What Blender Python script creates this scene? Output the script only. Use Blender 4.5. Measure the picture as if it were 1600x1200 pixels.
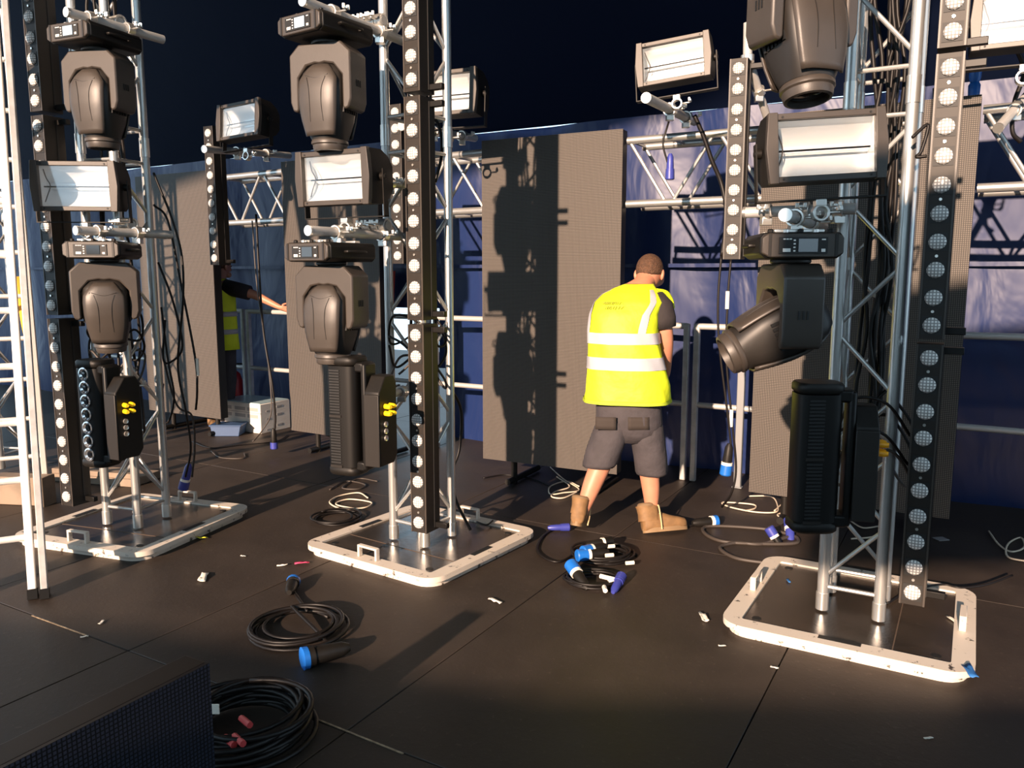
import bpy, bmesh, math, random
from mathutils import Vector as V, Matrix, Euler
random.seed(7)
for o in list(bpy.data.objects): bpy.data.objects.remove(o, do_unlink=True)
S = bpy.context.scene
COL = S.collection
R = math.radians

# ------------------------------------------------------------------ camera
FPX, PITCH, CAMH = 1250.0, R(7.9), 1.6
cd = bpy.data.cameras.new('camera'); cam = bpy.data.objects.new('camera', cd); COL.objects.link(cam)
cam.location = (0, 0, CAMH); cam.rotation_euler = (R(90) - PITCH, 0, 0)
cd.sensor_width = 36; cd.lens = FPX / 1600 * 36; cd.clip_start = .05
S.camera = cam
# ------------------------------------------------------------------ world, sun, exposure
w = bpy.data.worlds.new('sky'); S.world = w; w.use_nodes = True
bg = w.node_tree.nodes['Background']
bg.inputs[0].default_value = (.60, .82, 1.0, 1); bg.inputs[1].default_value = 2.1
SUN_AZ, SUN_EL = R(26.5), R(17)
sd = V((math.sin(SUN_AZ) * math.cos(SUN_EL), math.cos(SUN_AZ) * math.cos(SUN_EL), -math.sin(SUN_EL)))
sl = bpy.data.lights.new('sun', 'SUN'); sl.energy = 12.5; sl.color = (1, .72, .53); sl.angle = R(.8)
so = bpy.data.objects.new('sun', sl); COL.objects.link(so); so.rotation_euler = sd.to_track_quat('-Z', 'Y').to_euler()
so.location = (-4, -6, 5)
vs = S.view_settings
vs.view_transform = 'Standard'; vs.look = 'None'; vs.gamma = 1; vs.exposure = 0.0; vs.use_curve_mapping = False

# ------------------------------------------------------------------ pixel -> point
def ray(x, y):
    u = (x - 800) / FPX; v = -(y - 600) / FPX; c, s = math.cos(PITCH), math.sin(PITCH)
    return V((u, c + v * s, -s + v * c))
def at(x, y, Y):
    r = ray(x, y); return V((0, 0, CAMH)) + r * (Y / r.y)
def fl(x, y, z=0.0):
    r = ray(x, y); return V((0, 0, CAMH)) + r * ((z - CAMH) / r.z)
STG = R(-30)
e1 = V((math.cos(STG), math.sin(STG), 0)); e2 = V((-math.sin(STG), math.cos(STG), 0))
Z = V((0, 0, 1))
# ------------------------------------------------------------------ materials
MATS = {}
def mat(name, col, rough=.5, metal=0, noise=0, nscale=20, spec=.5, bump=0, bscale=60, col2=None, emit=None, trans=0):
    if name in MATS: return MATS[name]
    m = bpy.data.materials.new(name); m.use_nodes = True; nt = m.node_tree; b = nt.nodes['Principled BSDF']
    b.inputs['Base Color'].default_value = (*col, 1); b.inputs['Roughness'].default_value = rough
    b.inputs['Metallic'].default_value = metal; b.inputs['Specular IOR Level'].default_value = spec
    if trans: b.inputs['Transmission Weight'].default_value = trans
    if emit: b.inputs['Emission Color'].default_value = (*emit[0], 1); b.inputs['Emission Strength'].default_value = emit[1]
    tc = None
    if noise or col2 or bump:
        tc = nt.nodes.new('ShaderNodeTexCoord')
    if noise or col2:
        n = nt.nodes.new('ShaderNodeTexNoise'); n.inputs['Scale'].default_value = nscale; n.inputs['Detail'].default_value = 5
        nt.links.new(tc.outputs['Object'], n.inputs['Vector'])
        r = nt.nodes.new('ShaderNodeValToRGB'); c2 = col2 or tuple(c * (1 - noise) for c in col)
        r.color_ramp.elements[0].position = .38; r.color_ramp.elements[1].position = .62
        r.color_ramp.elements[0].color = (*c2, 1); r.color_ramp.elements[1].color = (*col, 1)
        nt.links.new(n.outputs['Fac'], r.inputs['Fac']); nt.links.new(r.outputs['Color'], b.inputs['Base Color'])
    if bump:
        n = nt.nodes.new('ShaderNodeTexNoise'); n.inputs['Scale'].default_value = bscale; n.inputs['Detail'].default_value = 4
        nt.links.new(tc.outputs['Object'], n.inputs['Vector'])
        bp = nt.nodes.new('ShaderNodeBump'); bp.inputs['Strength'].default_value = bump; bp.inputs['Distance'].default_value = .02
        nt.links.new(n.outputs['Fac'], bp.inputs['Height']); nt.links.new(bp.outputs['Normal'], b.inputs['Normal'])
    MATS[name] = m; return m
alu = mat('aluminium', (.62, .62, .60), .36, .75, noise=.25, nscale=9)
alud = mat('dull_aluminium', (.50, .49, .47), .5, .3, noise=.2, nscale=14)
zinc = mat('zinc', (.75, .73, .68), .3, .85)
black = mat('black_plastic', (.006, .0055, .005), .45, spec=.25)
blackm = mat('black_powder_coat', (.010, .0085, .007), .5, noise=.2, nscale=40, spec=.25)
batm = mat('batten_case', (.020, .016, .013), .5, noise=.12, nscale=30, spec=.3)
hole = mat('recess_black', (.006, .006, .006), .6)
mhm = mat('fixture_grey', (.047, .038, .031), .44, noise=.08, nscale=12, bump=.05, bscale=300)
mhd = mat('fixture_dark', (.017, .0145, .0125), .45, spec=.35)
silver = mat('chrome_reflector', (.75, .78, .82), .16, .9)
reflm = mat('strobe_reflector', (.84, .86, .86), .22, .3)
glassd = mat('dark_lens_glass', (.004, .004, .006), .06, spec=.8)
white = mat('white_paint', (.74, .69, .62), .55, col2=(.66, .60, .52), nscale=25)
yel = mat('hi_vis_yellow', (.74, .86, .015), .6, noise=.06, nscale=15, bump=.25, bscale=18)
refl = mat('reflective_tape', (.42, .42, .44), .4, .1)
navy = mat('shorts_cloth', (.048, .042, .047), .85, noise=.2, nscale=12, bump=.5, bscale=14)
pock = mat('pocket_cloth', (.032, .024, .02), .85)
tee = mat('black_tee', (.022, .017, .018), .85, bump=.3, bscale=16)
skin = mat('skin', (.46, .20, .12), .5, noise=.08, nscale=20)
hairm = mat('brown_hair', (.10, .046, .022), .7, noise=.4, nscale=70, bump=.6, bscale=140)
boot = mat('tan_boot', (.21, .115, .045), .7, noise=.25, nscale=25)
solem = mat('boot_sole', (.20, .125, .06), .7)
lacem = mat('boot_lace', (.55, .38, .20), .8)
blue = mat('blue_plastic', (.010, .12, .46), .38)
ind = mat('indigo_plastic', (.035, .045, .26), .4)
orange = mat('amber_plastic', (.85, .36, .01), .4)
amber = mat('yellow_plastic', (.85, .58, .01), .4)
cabm = mat('black_cable', (.007, .0055, .005), .48, spec=.3)
greyc = mat('grey_cable', (.045, .036, .030), .55)
whc = mat('white_cable', (.62, .52, .40), .5)
tape = mat('white_tape', (.78, .72, .62), .6)
red = mat('red_paint', (.45, .02, .02), .35)
redc = mat('red_cloth', (.42, .035, .015), .8, noise=.2, nscale=10)
pinkp = mat('pink_paper', (.75, .06, .16), .7)
yelp = mat('yellow_paper', (.75, .70, .05), .7)
cardm = mat('white_card', (.62, .58, .52), .7, noise=.08, nscale=8)
cardp = mat('grey_print', (.30, .29, .28), .7)
woodm = mat('tan_timber', (.24, .18, .13), .7, noise=.3, nscale=6)
tealtop = mat('pale_blue_film', (.30, .42, .46), .3)
orgc = mat('orange_strap', (.80, .33, .02), .7)
keym = mat('white_key', (.7, .68, .64), .5)
disp = mat('display_glass', (.03, .035, .04), .08, spec=.9)
bluedisp = mat('display_screen', (.35, .46, .55), .12)
vest_ink = mat('olive_ink', (.30, .34, .02), .7)
greys = mat('grey_sheet', (.22, .21, .21), .6)

def rim_mat():
    m = bpy.data.materials.new('chipped_white_paint'); m.use_nodes = True; nt = m.node_tree; b = nt.nodes['Principled BSDF']
    tc = nt.nodes.new('ShaderNodeTexCoord'); n = nt.nodes.new('ShaderNodeTexNoise')
    n.inputs['Scale'].default_value = 16; n.inputs['Detail'].default_value = 8; n.inputs['Roughness'].default_value = .7
    r = nt.nodes.new('ShaderNodeValToRGB'); r.color_ramp.elements[0].position = .365; r.color_ramp.elements[1].position = .40
    r.color_ramp.elements[0].color = (.05, .04, .035, 1); r.color_ramp.elements[1].color = (.60, .53, .45, 1)
    nt.links.new(tc.outputs['Object'], n.inputs['Vector']); nt.links.new(n.outputs['Fac'], r.inputs['Fac'])
    nt.links.new(r.outputs['Color'], b.inputs['Base Color']); b.inputs['Roughness'].default_value = .5
    return m
rimm = rim_mat()
def deck_mat(name, c1, c2, rough, scr):
    m = bpy.data.materials.new(name); m.use_nodes = True; nt = m.node_tree; b = nt.nodes['Principled BSDF']
    tc = nt.nodes.new('ShaderNodeTexCoord')
    n = nt.nodes.new('ShaderNodeTexNoise'); n.inputs['Scale'].default_value = 2.2; n.inputs['Detail'].default_value = 8; n.inputs['Roughness'].default_value = .65
    r = nt.nodes.new('ShaderNodeValToRGB'); r.color_ramp.elements[0].position = .3; r.color_ramp.elements[1].position = .7
    r.color_ramp.elements[0].color = (*c1, 1); r.color_ramp.elements[1].color = (*c2, 1)
    n2 = nt.nodes.new('ShaderNodeTexNoise'); n2.inputs['Scale'].default_value = 30; n2.inputs['Detail'].default_value = 6; n2.inputs['Roughness'].default_value = .7
    r2 = nt.nodes.new('ShaderNodeValToRGB'); r2.color_ramp.elements[0].position = .60; r2.color_ramp.elements[1].position = .75
    r2.color_ramp.elements[1].color = (scr, scr, scr, 1)
    mx = nt.nodes.new('ShaderNodeMix'); mx.data_type = 'RGBA'
    mx.inputs['B'].default_value = (.13, .10, .075, 1)
    L = nt.links.new
    L(tc.outputs['Generated' if False else 'Object'], n.inputs['Vector']); L(tc.outputs['Object'], n2.inputs['Vector'])
    L(n.outputs['Fac'], r.inputs['Fac']); L(n2.outputs['Fac'], r2.inputs['Fac']); L(r2.outputs['Color'], mx.inputs['Factor'])
    L(r.outputs['Color'], mx.inputs['A']); L(mx.outputs['Result'], b.inputs['Base Color'])
    rr = nt.nodes.new('ShaderNodeMapRange'); rr.inputs['To Min'].default_value = rough - .1; rr.inputs['To Max'].default_value = rough + .12
    L(n.outputs['Fac'], rr.inputs['Value']); L(rr.outputs['Result'], b.inputs['Roughness'])
    bp = nt.nodes.new('ShaderNodeBump'); bp.inputs['Strength'].default_value = .15; bp.inputs['Distance'].default_value = .01
    L(n2.outputs['Fac'], bp.inputs['Height']); L(bp.outputs['Normal'], b.inputs['Normal'])
    b.inputs['Specular IOR Level'].default_value = .35
    return m
deckm = deck_mat('stage_ply', (.022, .016, .0125), (.042, .031, .024), .55, .5)
platem = deck_mat('steel_plate', (.022, .018, .015), (.050, .036, .026), .20, .35)
platem.node_tree.nodes['Principled BSDF'].inputs['Specular IOR Level'].default_value = .6
def tarp_mat(name, col, rough, bs):
    m = bpy.data.materials.new(name); m.use_nodes = True; nt = m.node_tree; b = nt.nodes['Principled BSDF']; L = nt.links.new
    b.inputs['Base Color'].default_value = (*col, 1); b.inputs['Roughness'].default_value = rough; b.inputs['Specular IOR Level'].default_value = .30 if rough < .6 else .15
    tc = nt.nodes.new('ShaderNodeTexCoord'); mp = nt.nodes.new('ShaderNodeMapping'); mp.inputs['Scale'].default_value = (1, 1, .45)
    n = nt.nodes.new('ShaderNodeTexNoise'); n.inputs['Scale'].default_value = 2.6; n.inputs['Detail'].default_value = 3.5; n.inputs['Distortion'].default_value = .5
    L(tc.outputs['Object'], mp.inputs['Vector']); L(mp.outputs['Vector'], n.inputs['Vector'])
    bp = nt.nodes.new('ShaderNodeBump'); bp.inputs['Strength'].default_value = bs; bp.inputs['Distance'].default_value = .06
    L(n.outputs['Fac'], bp.inputs['Height']); L(bp.outputs['Normal'], b.inputs['Normal'])
    return m
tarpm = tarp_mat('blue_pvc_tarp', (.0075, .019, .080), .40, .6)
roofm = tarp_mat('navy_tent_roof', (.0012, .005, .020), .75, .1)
def led_mat(name, pitch, ca, cb, rough=.6):
    m = bpy.data.materials.new(name); m.use_nodes = True; nt = m.node_tree; b = nt.nodes['Principled BSDF']; L = nt.links.new
    tc = nt.nodes.new('ShaderNodeTexCoord'); sp = nt.nodes.new('ShaderNodeSeparateXYZ'); L(tc.outputs['Object'], sp.inputs[0])
    def wave(sock):
        a = nt.nodes.new('ShaderNodeMath'); a.operation = 'MULTIPLY'; a.inputs[1].default_value = 2 * math.pi / pitch; L(sock, a.inputs[0])
        s = nt.nodes.new('ShaderNodeMath'); s.operation = 'SINE'; L(a.outputs[0], s.inputs[0]); return s
    sx, sz = wave(sp.outputs['X']), wave(sp.outputs['Z'])
    mi = nt.nodes.new('ShaderNodeMath'); mi.operation = 'MINIMUM'; L(sx.outputs[0], mi.inputs[0]); L(sz.outputs[0], mi.inputs[1])
    mr = nt.nodes.new('ShaderNodeMapRange'); mr.inputs['From Min'].default_value = -.75; mr.inputs['From Max'].default_value = -.2; L(mi.outputs[0], mr.inputs['Value'])
    mx = nt.nodes.new('ShaderNodeMix'); mx.data_type = 'RGBA'; mx.inputs['A'].default_value = (*cb, 1); mx.inputs['B'].default_value = (*ca, 1)
    L(mr.outputs['Result'], mx.inputs['Factor']); L(mx.outputs['Result'], b.inputs['Base Color'])
    b.inputs['Roughness'].default_value = rough; b.inputs['Specular IOR Level'].default_value = .3
    return m
lensm = led_mat('led_lens', .0125, (.80, .78, .74), (.26, .25, .24), .2)
ledm = led_mat('led_tile_face', .0105, (.125, .107, .092), (.020, .018, .016))
ledf = led_mat('led_tile_front', .012, (.022, .026, .042), (.003, .003, .004), .35)
def pane_mat():
    m = bpy.data.materials.new('clear_glass'); m.use_nodes = True; nt = m.node_tree
    for n in list(nt.nodes): nt.nodes.remove(n)
    o = nt.nodes.new('ShaderNodeOutputMaterial'); t = nt.nodes.new('ShaderNodeBsdfTransparent'); g = nt.nodes.new('ShaderNodeBsdfGlossy')
    g.inputs['Roughness'].default_value = .08; mx = nt.nodes.new('ShaderNodeMixShader'); mx.inputs[0].default_value = .10
    nt.links.new(t.outputs[0], mx.inputs[1]); nt.links.new(g.outputs[0], mx.inputs[2]); nt.links.new(mx.outputs[0], o.inputs[0])
    return m
panem = pane_mat()

# ------------------------------------------------------------------ mesh helpers
class MB:
    def __init__(s): s.v = []; s.f = []; s.m = []
    def _add(s, vs_, fs, mi):
        b = len(s.v); s.v += [tuple(p) for p in vs_]; s.f += [tuple(b + i for i in q) for q in fs]; s.m += [mi] * len(fs); return s
    def box(s, c, sz, M=None, mi=0):
        c = V(c); h = V(sz) / 2; P = []
        for x in (-1, 1):
            for y in (-1, 1):
                for z in (-1, 1):
                    q = V((x * h.x, y * h.y, z * h.z)); P.append(c + (M @ q if M else q))
        return s._add(P, [(0, 1, 3, 2), (4, 6, 7, 5), (0, 4, 5, 1), (2, 3, 7, 6), (0, 2, 6, 4), (1, 5, 7, 3)], mi)
    def tube(s, a, b, r, n=12, r2=None, mi=0):
        a, b = V(a), V(b); r2 = r if r2 is None else r2
        q = (b - a).to_track_quat('Z', 'Y'); ex, ey = q @ V((1, 0, 0)), q @ V((0, 1, 0))
        A = [a + ex * r * math.cos(t) + ey * r * math.sin(t) for t in (2 * math.pi * k / n for k in range(n))]
        B = [b + ex * r2 * math.cos(t) + ey * r2 * math.sin(t) for t in (2 * math.pi * k / n for k in range(n))]
        return s.loft([A, B], mi=mi)
    def loft(s, rings, cap=True, mi=0):
        n = len(rings[0]); P = [p for r in rings for p in r]; F = []
        for i in range(len(rings) - 1):
            for k in range(n):
                F.append((i * n + k, i * n + (k + 1) % n, (i + 1) * n + (k + 1) % n, (i + 1) * n + k))
        if cap:
            F.append(tuple(range(n - 1, -1, -1))); F.append(tuple((len(rings) - 1) * n + k for k in range(n)))
        return s._add(P, F, mi)
    def path(s, pts, r, n=6, mi=0, closed=False):
        pts = [V(p) for p in pts]; rings = []; up = V((.13, .27, .95)).normalized()
        for i, p in enumerate(pts):
            t = (pts[min(i + 1, len(pts) - 1)] - pts[max(i - 1, 0)])
            if t.length < 1e-7: t = V((0, 0, 1))
            t.normalize(); ex = up - t * up.dot(t)
            if ex.length < 1e-3: ex = t.orthogonal()
            ex.normalize(); up = ex; ey = t.cross(ex)
            rings.append([p + ex * r * math.cos(a) + ey * r * math.sin(a) for a in (2 * math.pi * k / n for k in range(n))])
        return s.loft(rings, mi=mi)
    def lathe(s, prof, o=(0, 0, 0), axis=(0, 0, 1), n=20, mi=0):
        o = V(o); q = V(axis).to_track_quat('Z', 'Y'); rings = []
        for r, z in prof:
            rings.append([o + q @ V((r * math.cos(a), r * math.sin(a), z)) for a in (2 * math.pi * k / n for k in range(n))])
        return s.loft(rings, mi=mi)
    def prism(s, poly, a, b, fn, mi=0):
        n = len(poly); A = [fn(p[0], p[1], a) for p in poly]; B = [fn(p[0], p[1], b) for p in poly]
        F = [tuple(range(n - 1, -1, -1)), tuple(range(n, 2 * n))] + [(k, (k + 1) % n, n + (k + 1) % n, n + k) for k in range(n)]
        return s._add(A + B, F, mi)
    def grid(s, rows, mi=0):
        n = len(rows[0]); P = [p for r in rows for p in r]
        return s._add(P, [(i * n + k, i * n + k + 1, (i + 1) * n + k + 1, (i + 1) * n + k) for i in range(len(rows) - 1) for k in range(n - 1)], mi)
    def build(s, name, mats, parent=None, bevel=0, smooth=True, ang=35, solid=0):
        me = bpy.data.meshes.new(name); me.from_pydata(s.v, [], s.f)
        for m in (mats if isinstance(mats, (list, tuple)) else [mats]): me.materials.append(m)
        me.polygons.foreach_set('material_index', s.m)
        bm = bmesh.new(); bm.from_mesh(me); bmesh.ops.recalc_face_normals(bm, faces=bm.faces); bm.to_mesh(me); bm.free()
        if smooth:
            me.polygons.foreach_set('use_smooth', [True] * len(me.polygons)); me.set_sharp_from_angle(angle=R(ang))
        o = bpy.data.objects.new(name, me); COL.objects.link(o); o.parent = parent
        if solid:
            k = o.modifiers.new('thickness', 'SOLIDIFY'); k.thickness = solid; k.offset = 0
        if bevel:
            k = o.modifiers.new('bevel', 'BEVEL'); k.width = bevel; k.segments = 2; k.limit_method = 'ANGLE'
        return o
def tag(o, label, cat, group=None, kind=None):
    if label: o['label'] = label
    if cat: o['category'] = cat
    if group: o['group'] = group
    if kind: o['kind'] = kind
    return o
def empty(name, loc=(0, 0, 0), rz=0):
    o = bpy.data.objects.new(name, None); COL.objects.link(o); o.location = loc; o.rotation_euler = (0, 0, rz); o.empty_display_size = .1; return o
def copy_tree(o, parent=None):
    c = o.copy(); COL.objects.link(c); c.parent = parent
    for ch in [x for x in bpy.data.objects if x.parent == o]: copy_tree(ch, c)
    return c
_unit = {}
def rod(name, a, b, r, m, parent=None, n=14):
    k = (m.name, n)
    if k not in _unit:
        mb = MB(); mb.tube((0, 0, 0), (0, 0, 1), 1, n); t = mb.build('tube', m); _unit[k] = t.data; bpy.data.objects.remove(t)
    o = bpy.data.objects.new(name, _unit[k]); COL.objects.link(o); o.parent = parent
    a, b = V(a), V(b); d = b - a
    o.location = a; o.rotation_mode = 'QUATERNION'; o.rotation_quaternion = d.to_track_quat('Z', 'Y'); o.scale = (r, r, d.length)
    return o
def inst(name, src, loc, parent, rot=None):
    o = bpy.data.objects.new(name, src); COL.objects.link(o); o.location = loc; o.parent = parent
    if rot: o.rotation_euler = rot
    return o
def smooth(pts, k=8):
    P = [V(p) for p in pts]; P = [P[0] * 2 - P[1]] + P + [P[-1] * 2 - P[-2]]; out = []
    for i in range(1, len(P) - 2):
        a, b, c, d = P[i - 1:i + 3]
        for j in range(k):
            t = j / k; out.append(.5 * ((2 * b) + (c - a) * t + (2 * a - 5 * b + 4 * c - d) * t * t + (-a + 3 * b - 3 * c + d) * t ** 3))
    out.append(P[-2]); return out
def sup(c, ax, ay, rx, ry, n=24, e=2.0):
    out = []
    for k in range(n):
        t = 2 * math.pi * k / n; cx, cy = math.cos(t), math.sin(t)
        out.append(V(c) + ax * rx * math.copysign(abs(cx) ** (2 / e), cx) + ay * ry * math.copysign(abs(cy) ** (2 / e), cy))
    return out
X_, Y_ = V((1, 0, 0)), V((0, 1, 0))

# ================================================================== SETTING
floor = empty('floor'); tag(floor, None, None, kind='structure')
fb = MB(); fb.box((0, 0, -.06), (26, 22, .06), Matrix.Rotation(STG, 3, 'Z')); fb.v = [(a + 0, b + 3, c) for a, b, c in fb.v]
fo = fb.build('deck_frame', blackm, floor)
pm = MB(); pm.box((0, 0, -.0125), (1.2145, 2.4345, .025)); po = pm.build('deck_panel', deckm, floor, bevel=.002)
_first = True
for i in range(-7, 7):
    for j in range(-2, 4):
        c1, c2 = -.6 + 1.22 * (i + .5), -.46 + 2.44 * (j + .5) + (0 if i % 2 == 0 else 0)
        p = e1 * c1 + e2 * c2
        if c2 > 8.2: continue
        if _first: o = po; _first = False
        else: o = bpy.data.objects.new('deck_panel', po.data); COL.objects.link(o); o.parent = floor; [setattr(o.modifiers.new('bevel', 'BEVEL'), 'width', .002)]
        o.location = p + V((0, 0, random.uniform(-.0012, 0))); o.rotation_euler = (0, 0, STG)
# back tarp wall, parallel to the stage back edge
J = V((1.36, 6.08, 0))                        # handrail junction
TB = J + e2 * .42
def on_tarp(x, y):
    r = ray(x, y); k = (TB - V((0, 0, CAMH))).dot(e2) / r.dot(e2); return (V((0, 0, CAMH)) + r * k - TB).dot(e1)
GAP = (on_tarp(606, 600), on_tarp(692, 600))      # untied flap in the back tarp, daylight beyond
def tarp(name, u0, u1, z0, z1, nu, nz, amp):
    mb = MB(); rows = []
    for b in range(nz + 1):
        z = z0 + (z1 - z0) * b / nz; row = []
        for a in range(nu + 1):
            u = u0 + (u1 - u0) * a / nu
            k = amp * (math.sin(u * 2.3 + .5 * math.sin(z * 1.3)) + .6 * math.sin(u * 5.1 + 1.7 + .4 * z) + .35 * math.sin(u * 9.7 + z * 1.1))
            k += amp * .5 * math.sin(z * 3.1 + u) * (z / z1)
            row.append(TB + e1 * u + e2 * k + Z * z)
        rows.append(row)
    mb.grid(rows)
    keep = [i for i, f in enumerate(mb.f) if not any(0 <= (V(mb.v[f[0]]) - TB).dot(e1) - GAP[0] <= GAP[1] - GAP[0] - .10 * max(0, mb.v[f[0]][2]) and mb.v[f[0]][2] < 1.2 for _ in (0,))]
    mb.f = [mb.f[i] for i in keep]; mb.m = [mb.m[i] for i in keep]
    o = mb.build(name, tarpm, smooth=True, ang=180); tag(o, None, None, kind='structure'); return o
tarp('wall_back', -11, 7, -.05, 2.86, 220, 40, .028)
# a stitched seam / hem strip along the tarp
mb = MB(); mb.box(TB + e1 * -2 - e2 * .075 + Z * 1.66, (18, .006, .03), Matrix.Rotation(STG, 3, 'Z')); tag(mb.build('trim_1', tarpm), None, None, kind='structure')
# roof rising from the top of the tarp towards the viewer
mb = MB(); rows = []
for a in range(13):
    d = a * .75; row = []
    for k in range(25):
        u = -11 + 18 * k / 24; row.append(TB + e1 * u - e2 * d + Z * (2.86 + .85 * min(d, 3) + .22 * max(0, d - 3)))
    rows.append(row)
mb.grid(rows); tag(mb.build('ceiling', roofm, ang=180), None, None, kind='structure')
# unseen sun blocker added behind the viewer: edge, band and header shade the stage
mb = MB(); mb.prism([(-16, -.03), (8.8, -.03), (8.8, 1.70), (-2.4, 1.74), (-4.5, 1.95), (-9.0, 2.1), (-9.0, 6.0), (-16, 6.0)], -2.35, -2.25, lambda x, z, y: V((x, y, z))); mb.box((3.6, -2.3, 3.05), (10.5, .10, 1.60)); mb.box((-3.6, -2.3, 7.1), (24.8, .10, 2.4))
tag(mb.build('sun_blocker', blackm), None, None, kind='structure')

# ================================================================== TRUSS TOWERS + BASES
SP = .12
def tower(h=4.0):
    t = empty('truss_tower')
    cs = [(-SP, -SP), (SP, -SP), (SP, SP), (-SP, SP)]
    for x, y in cs:
        rod('chord', (x, y, .06), (x, y, h), .025, alu, t, 18)
        rod('spigot', (x, y, .06), (x, y, .14), .029, zinc, t)
        rod('coupler', (x, y, 2.29), (x, y, 2.40), .0285, zinc, t)
    for q in range(4):
        a, b = cs[q], cs[(q + 1) % 4]
        for z in (.17, 2.25, 2.44): rod('brace', (*a, z), (*b, z), .010, alu, t, 10)
        z = .2; side = q % 2
        for st, z1 in ((.2, 2.22), (2.47, h)):
            z = st; n = max(1, round((z1 - z) / .285)); dz = (z1 - z) / n
            for k in range(n):
                p, r_ = (a, b) if side == 0 else (b, a)
                rod('brace', (*p, z + .015), (*r_, z + dz - .015), .010, alu, t, 10); side ^= 1; z += dz
    return t
def rrect(hw, r, n=6):
    out = []
    for cx, cy, a0 in ((hw - r, hw - r, 0), (-hw + r, hw - r, 90), (-hw + r, -hw + r, 180), (hw - r, -hw + r, 270)):
        for k in range(n + 1):
            a = R(a0 + 90 * k / n); out.append((cx + r * math.cos(a), cy + r * math.sin(a)))
    return out
def base():
    t = empty('tower_base')
    mb = MB(); mb.prism(rrect(.43, .012), .0, .050, lambda x, y, z: V((x, y, z))); mb.build('steel_plate', platem, t)
    mb = MB(); O, I = rrect(.5, .11), rrect(.415, .012); U = rrect(.475, .10); T = .060
    rings = [[V((*p, T)) for p in I], [V((*p, T)) for p in O], [V((*p, T - .028)) for p in O], [V((*p, T - .032)) for p in U], [V((*p, .0)) for p in U], [V((*p, .0)) for p in I], [V((*p, T)) for p in I]]
    mb.loft(rings, cap=False); mb.build('rim', rimm, t, ang=30)
    hb = MB()
    hb.box((-.065, 0, .03), (.014, .028, .06)); hb.box((.065, 0, .03), (.014, .028, .06)); hb.box((0, 0, .062), (.144, .028, .012))
    ho = hb.build('handle', rimm, t, bevel=.003); me = ho.data
    for k in (0, 2):
        a = R(90 * k); loc = V((math.sin(a) * .448, -math.cos(a) * .448, T))
        o = ho if k == 0 else inst('handle', me, (0, 0, 0), t)
        if k: o.modifiers.new('bevel', 'BEVEL').width = .003
        o.location = loc; o.rotation_euler = (0, 0, a)
    sb = MB(); sb.box((0, 0, .0), (.17, .035, .003)); s0 = sb.build('slot', hole, t)
    for k in (1, 3):
        a = R(90 * k); loc = V((math.sin(a) * .432, -math.cos(a) * .432, T))
        o = s0 if k == 1 else inst('slot', s0.data, (0, 0, 0), t)
        o.location = loc; o.rotation_euler = (0, 0, a)
    sb = MB(); sb.lathe([(.02, 0), (.02, .003)], (0, 0, .0495)); s0 = sb.build('bolt_hole', hole, t); s0.location = (.36, .36, 0)
    for x, y in ((-.36, .36), (-.36, -.36), (.36, -.36)): inst('bolt_hole', s0.data, (x, y, 0), t)
    # a welded seam across the plate
    sb = MB(); sb.box((0, -.2, .0505), (.80, .005, .002)); sb.build('plate_seam', mat('weld_seam', (.09, .06, .04), .6), t)
    return t
TA, TBW, TC = V((-2.36, 4.88, 0)), V((-.525, 4.555, 0)), V((1.60, 3.575, 0))
tw = tower(); bs = base()
specs = [(TA, R(-19), 'left', 'beside the ladder'), (TBW, R(-35), 'middle', 'in the middle of the stage'), (TC, R(-30), 'right', 'at the right of the stage')]
for i, (p, a, n, wh) in enumerate(specs):
    t = tw if i == 0 else copy_tree(tw); b = bs if i == 0 else copy_tree(bs)
    t.location = p; t.rotation_euler = (0, 0, a); b.location = p; b.rotation_euler = (0, 0, a + (R(90) if i == 2 else 0))
    tag(t, f'tall square aluminium truss tower {wh}', 'truss', 'square truss towers on the stage')
    tag(b, f'square black steel base plate with chipped white rim under the {n} tower', 'base plate', 'white rimmed tower bases')
# a fourth truss behind the ladder
t = copy_tree(tw); t.location = (-4.15, 6.35, 0); t.rotation_euler = (0, 0, R(-12))
tag(t, 'sunlit aluminium truss upright behind the ladder at the left edge', 'truss', 'square truss towers on the stage')
t2 = copy_tree(tw); t2.location = (-4.9, 6.2, 0); t2.rotation_euler = (0, 0, R(-20))
tag(t2, 'aluminium truss upright cut off by the left edge of the photo', 'truss', 'square truss towers on the stage')

# ================================================================== LED PANELS ON THE BACK ROW
PW, PB, PT = 1.075, .20, 2.545
def panel(L, ang, label, w_=PW):
    t = empty('led_screen', (L.x, L.y, 0), ang)
    mb = MB(); mb.box((w_ / 2, .004, (PB + PT) / 2), (w_, .008, PT - PB)); mb.build('led_face', ledm, t)
    mb = MB(); mb.box((w_ / 2, .05, (PB + PT) / 2), (w_, .084, PT - PB - .004)); mb.build('casing', black, t, bevel=.004)
    for x in (.2, w_ - .2): rod('support_leg', (x, .13, 0), (x, .13, PT - .1), .024, blackm, t)
    for x in (.2, w_ - .2): rod('foot_bar', (x, .02, .03), (x, .55, .03), .024, blackm, t)
    mb = MB(); mb.box((w_ / 2, .13, PT - .12), (w_ - .1, .05, .05)); mb.build('hanging_bar', alud, t)
    tag(t, label, 'screen', 'tall LED screen panels along the back'); return t
P2L, P3L, P1L = fl(755, 716, .2), fl(1170, 768, .2), fl(455, 672, .2)
P2L.z = P3L.z = P1L.z = 0
P0L = fl(345, 655, .2) - e1 * PW; P0L.z = 0
panel(P0L, STG, 'tall LED screen panel behind the left tower, its face crossed by slanting shadows')
s1 = panel(P1L, R(-31.5), 'tall LED screen panel behind the middle tower fixtures with white box at its foot')
panel(P2L, R(-27.5), 'tall LED screen panel right behind the worker, half in lattice shadow')
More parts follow.
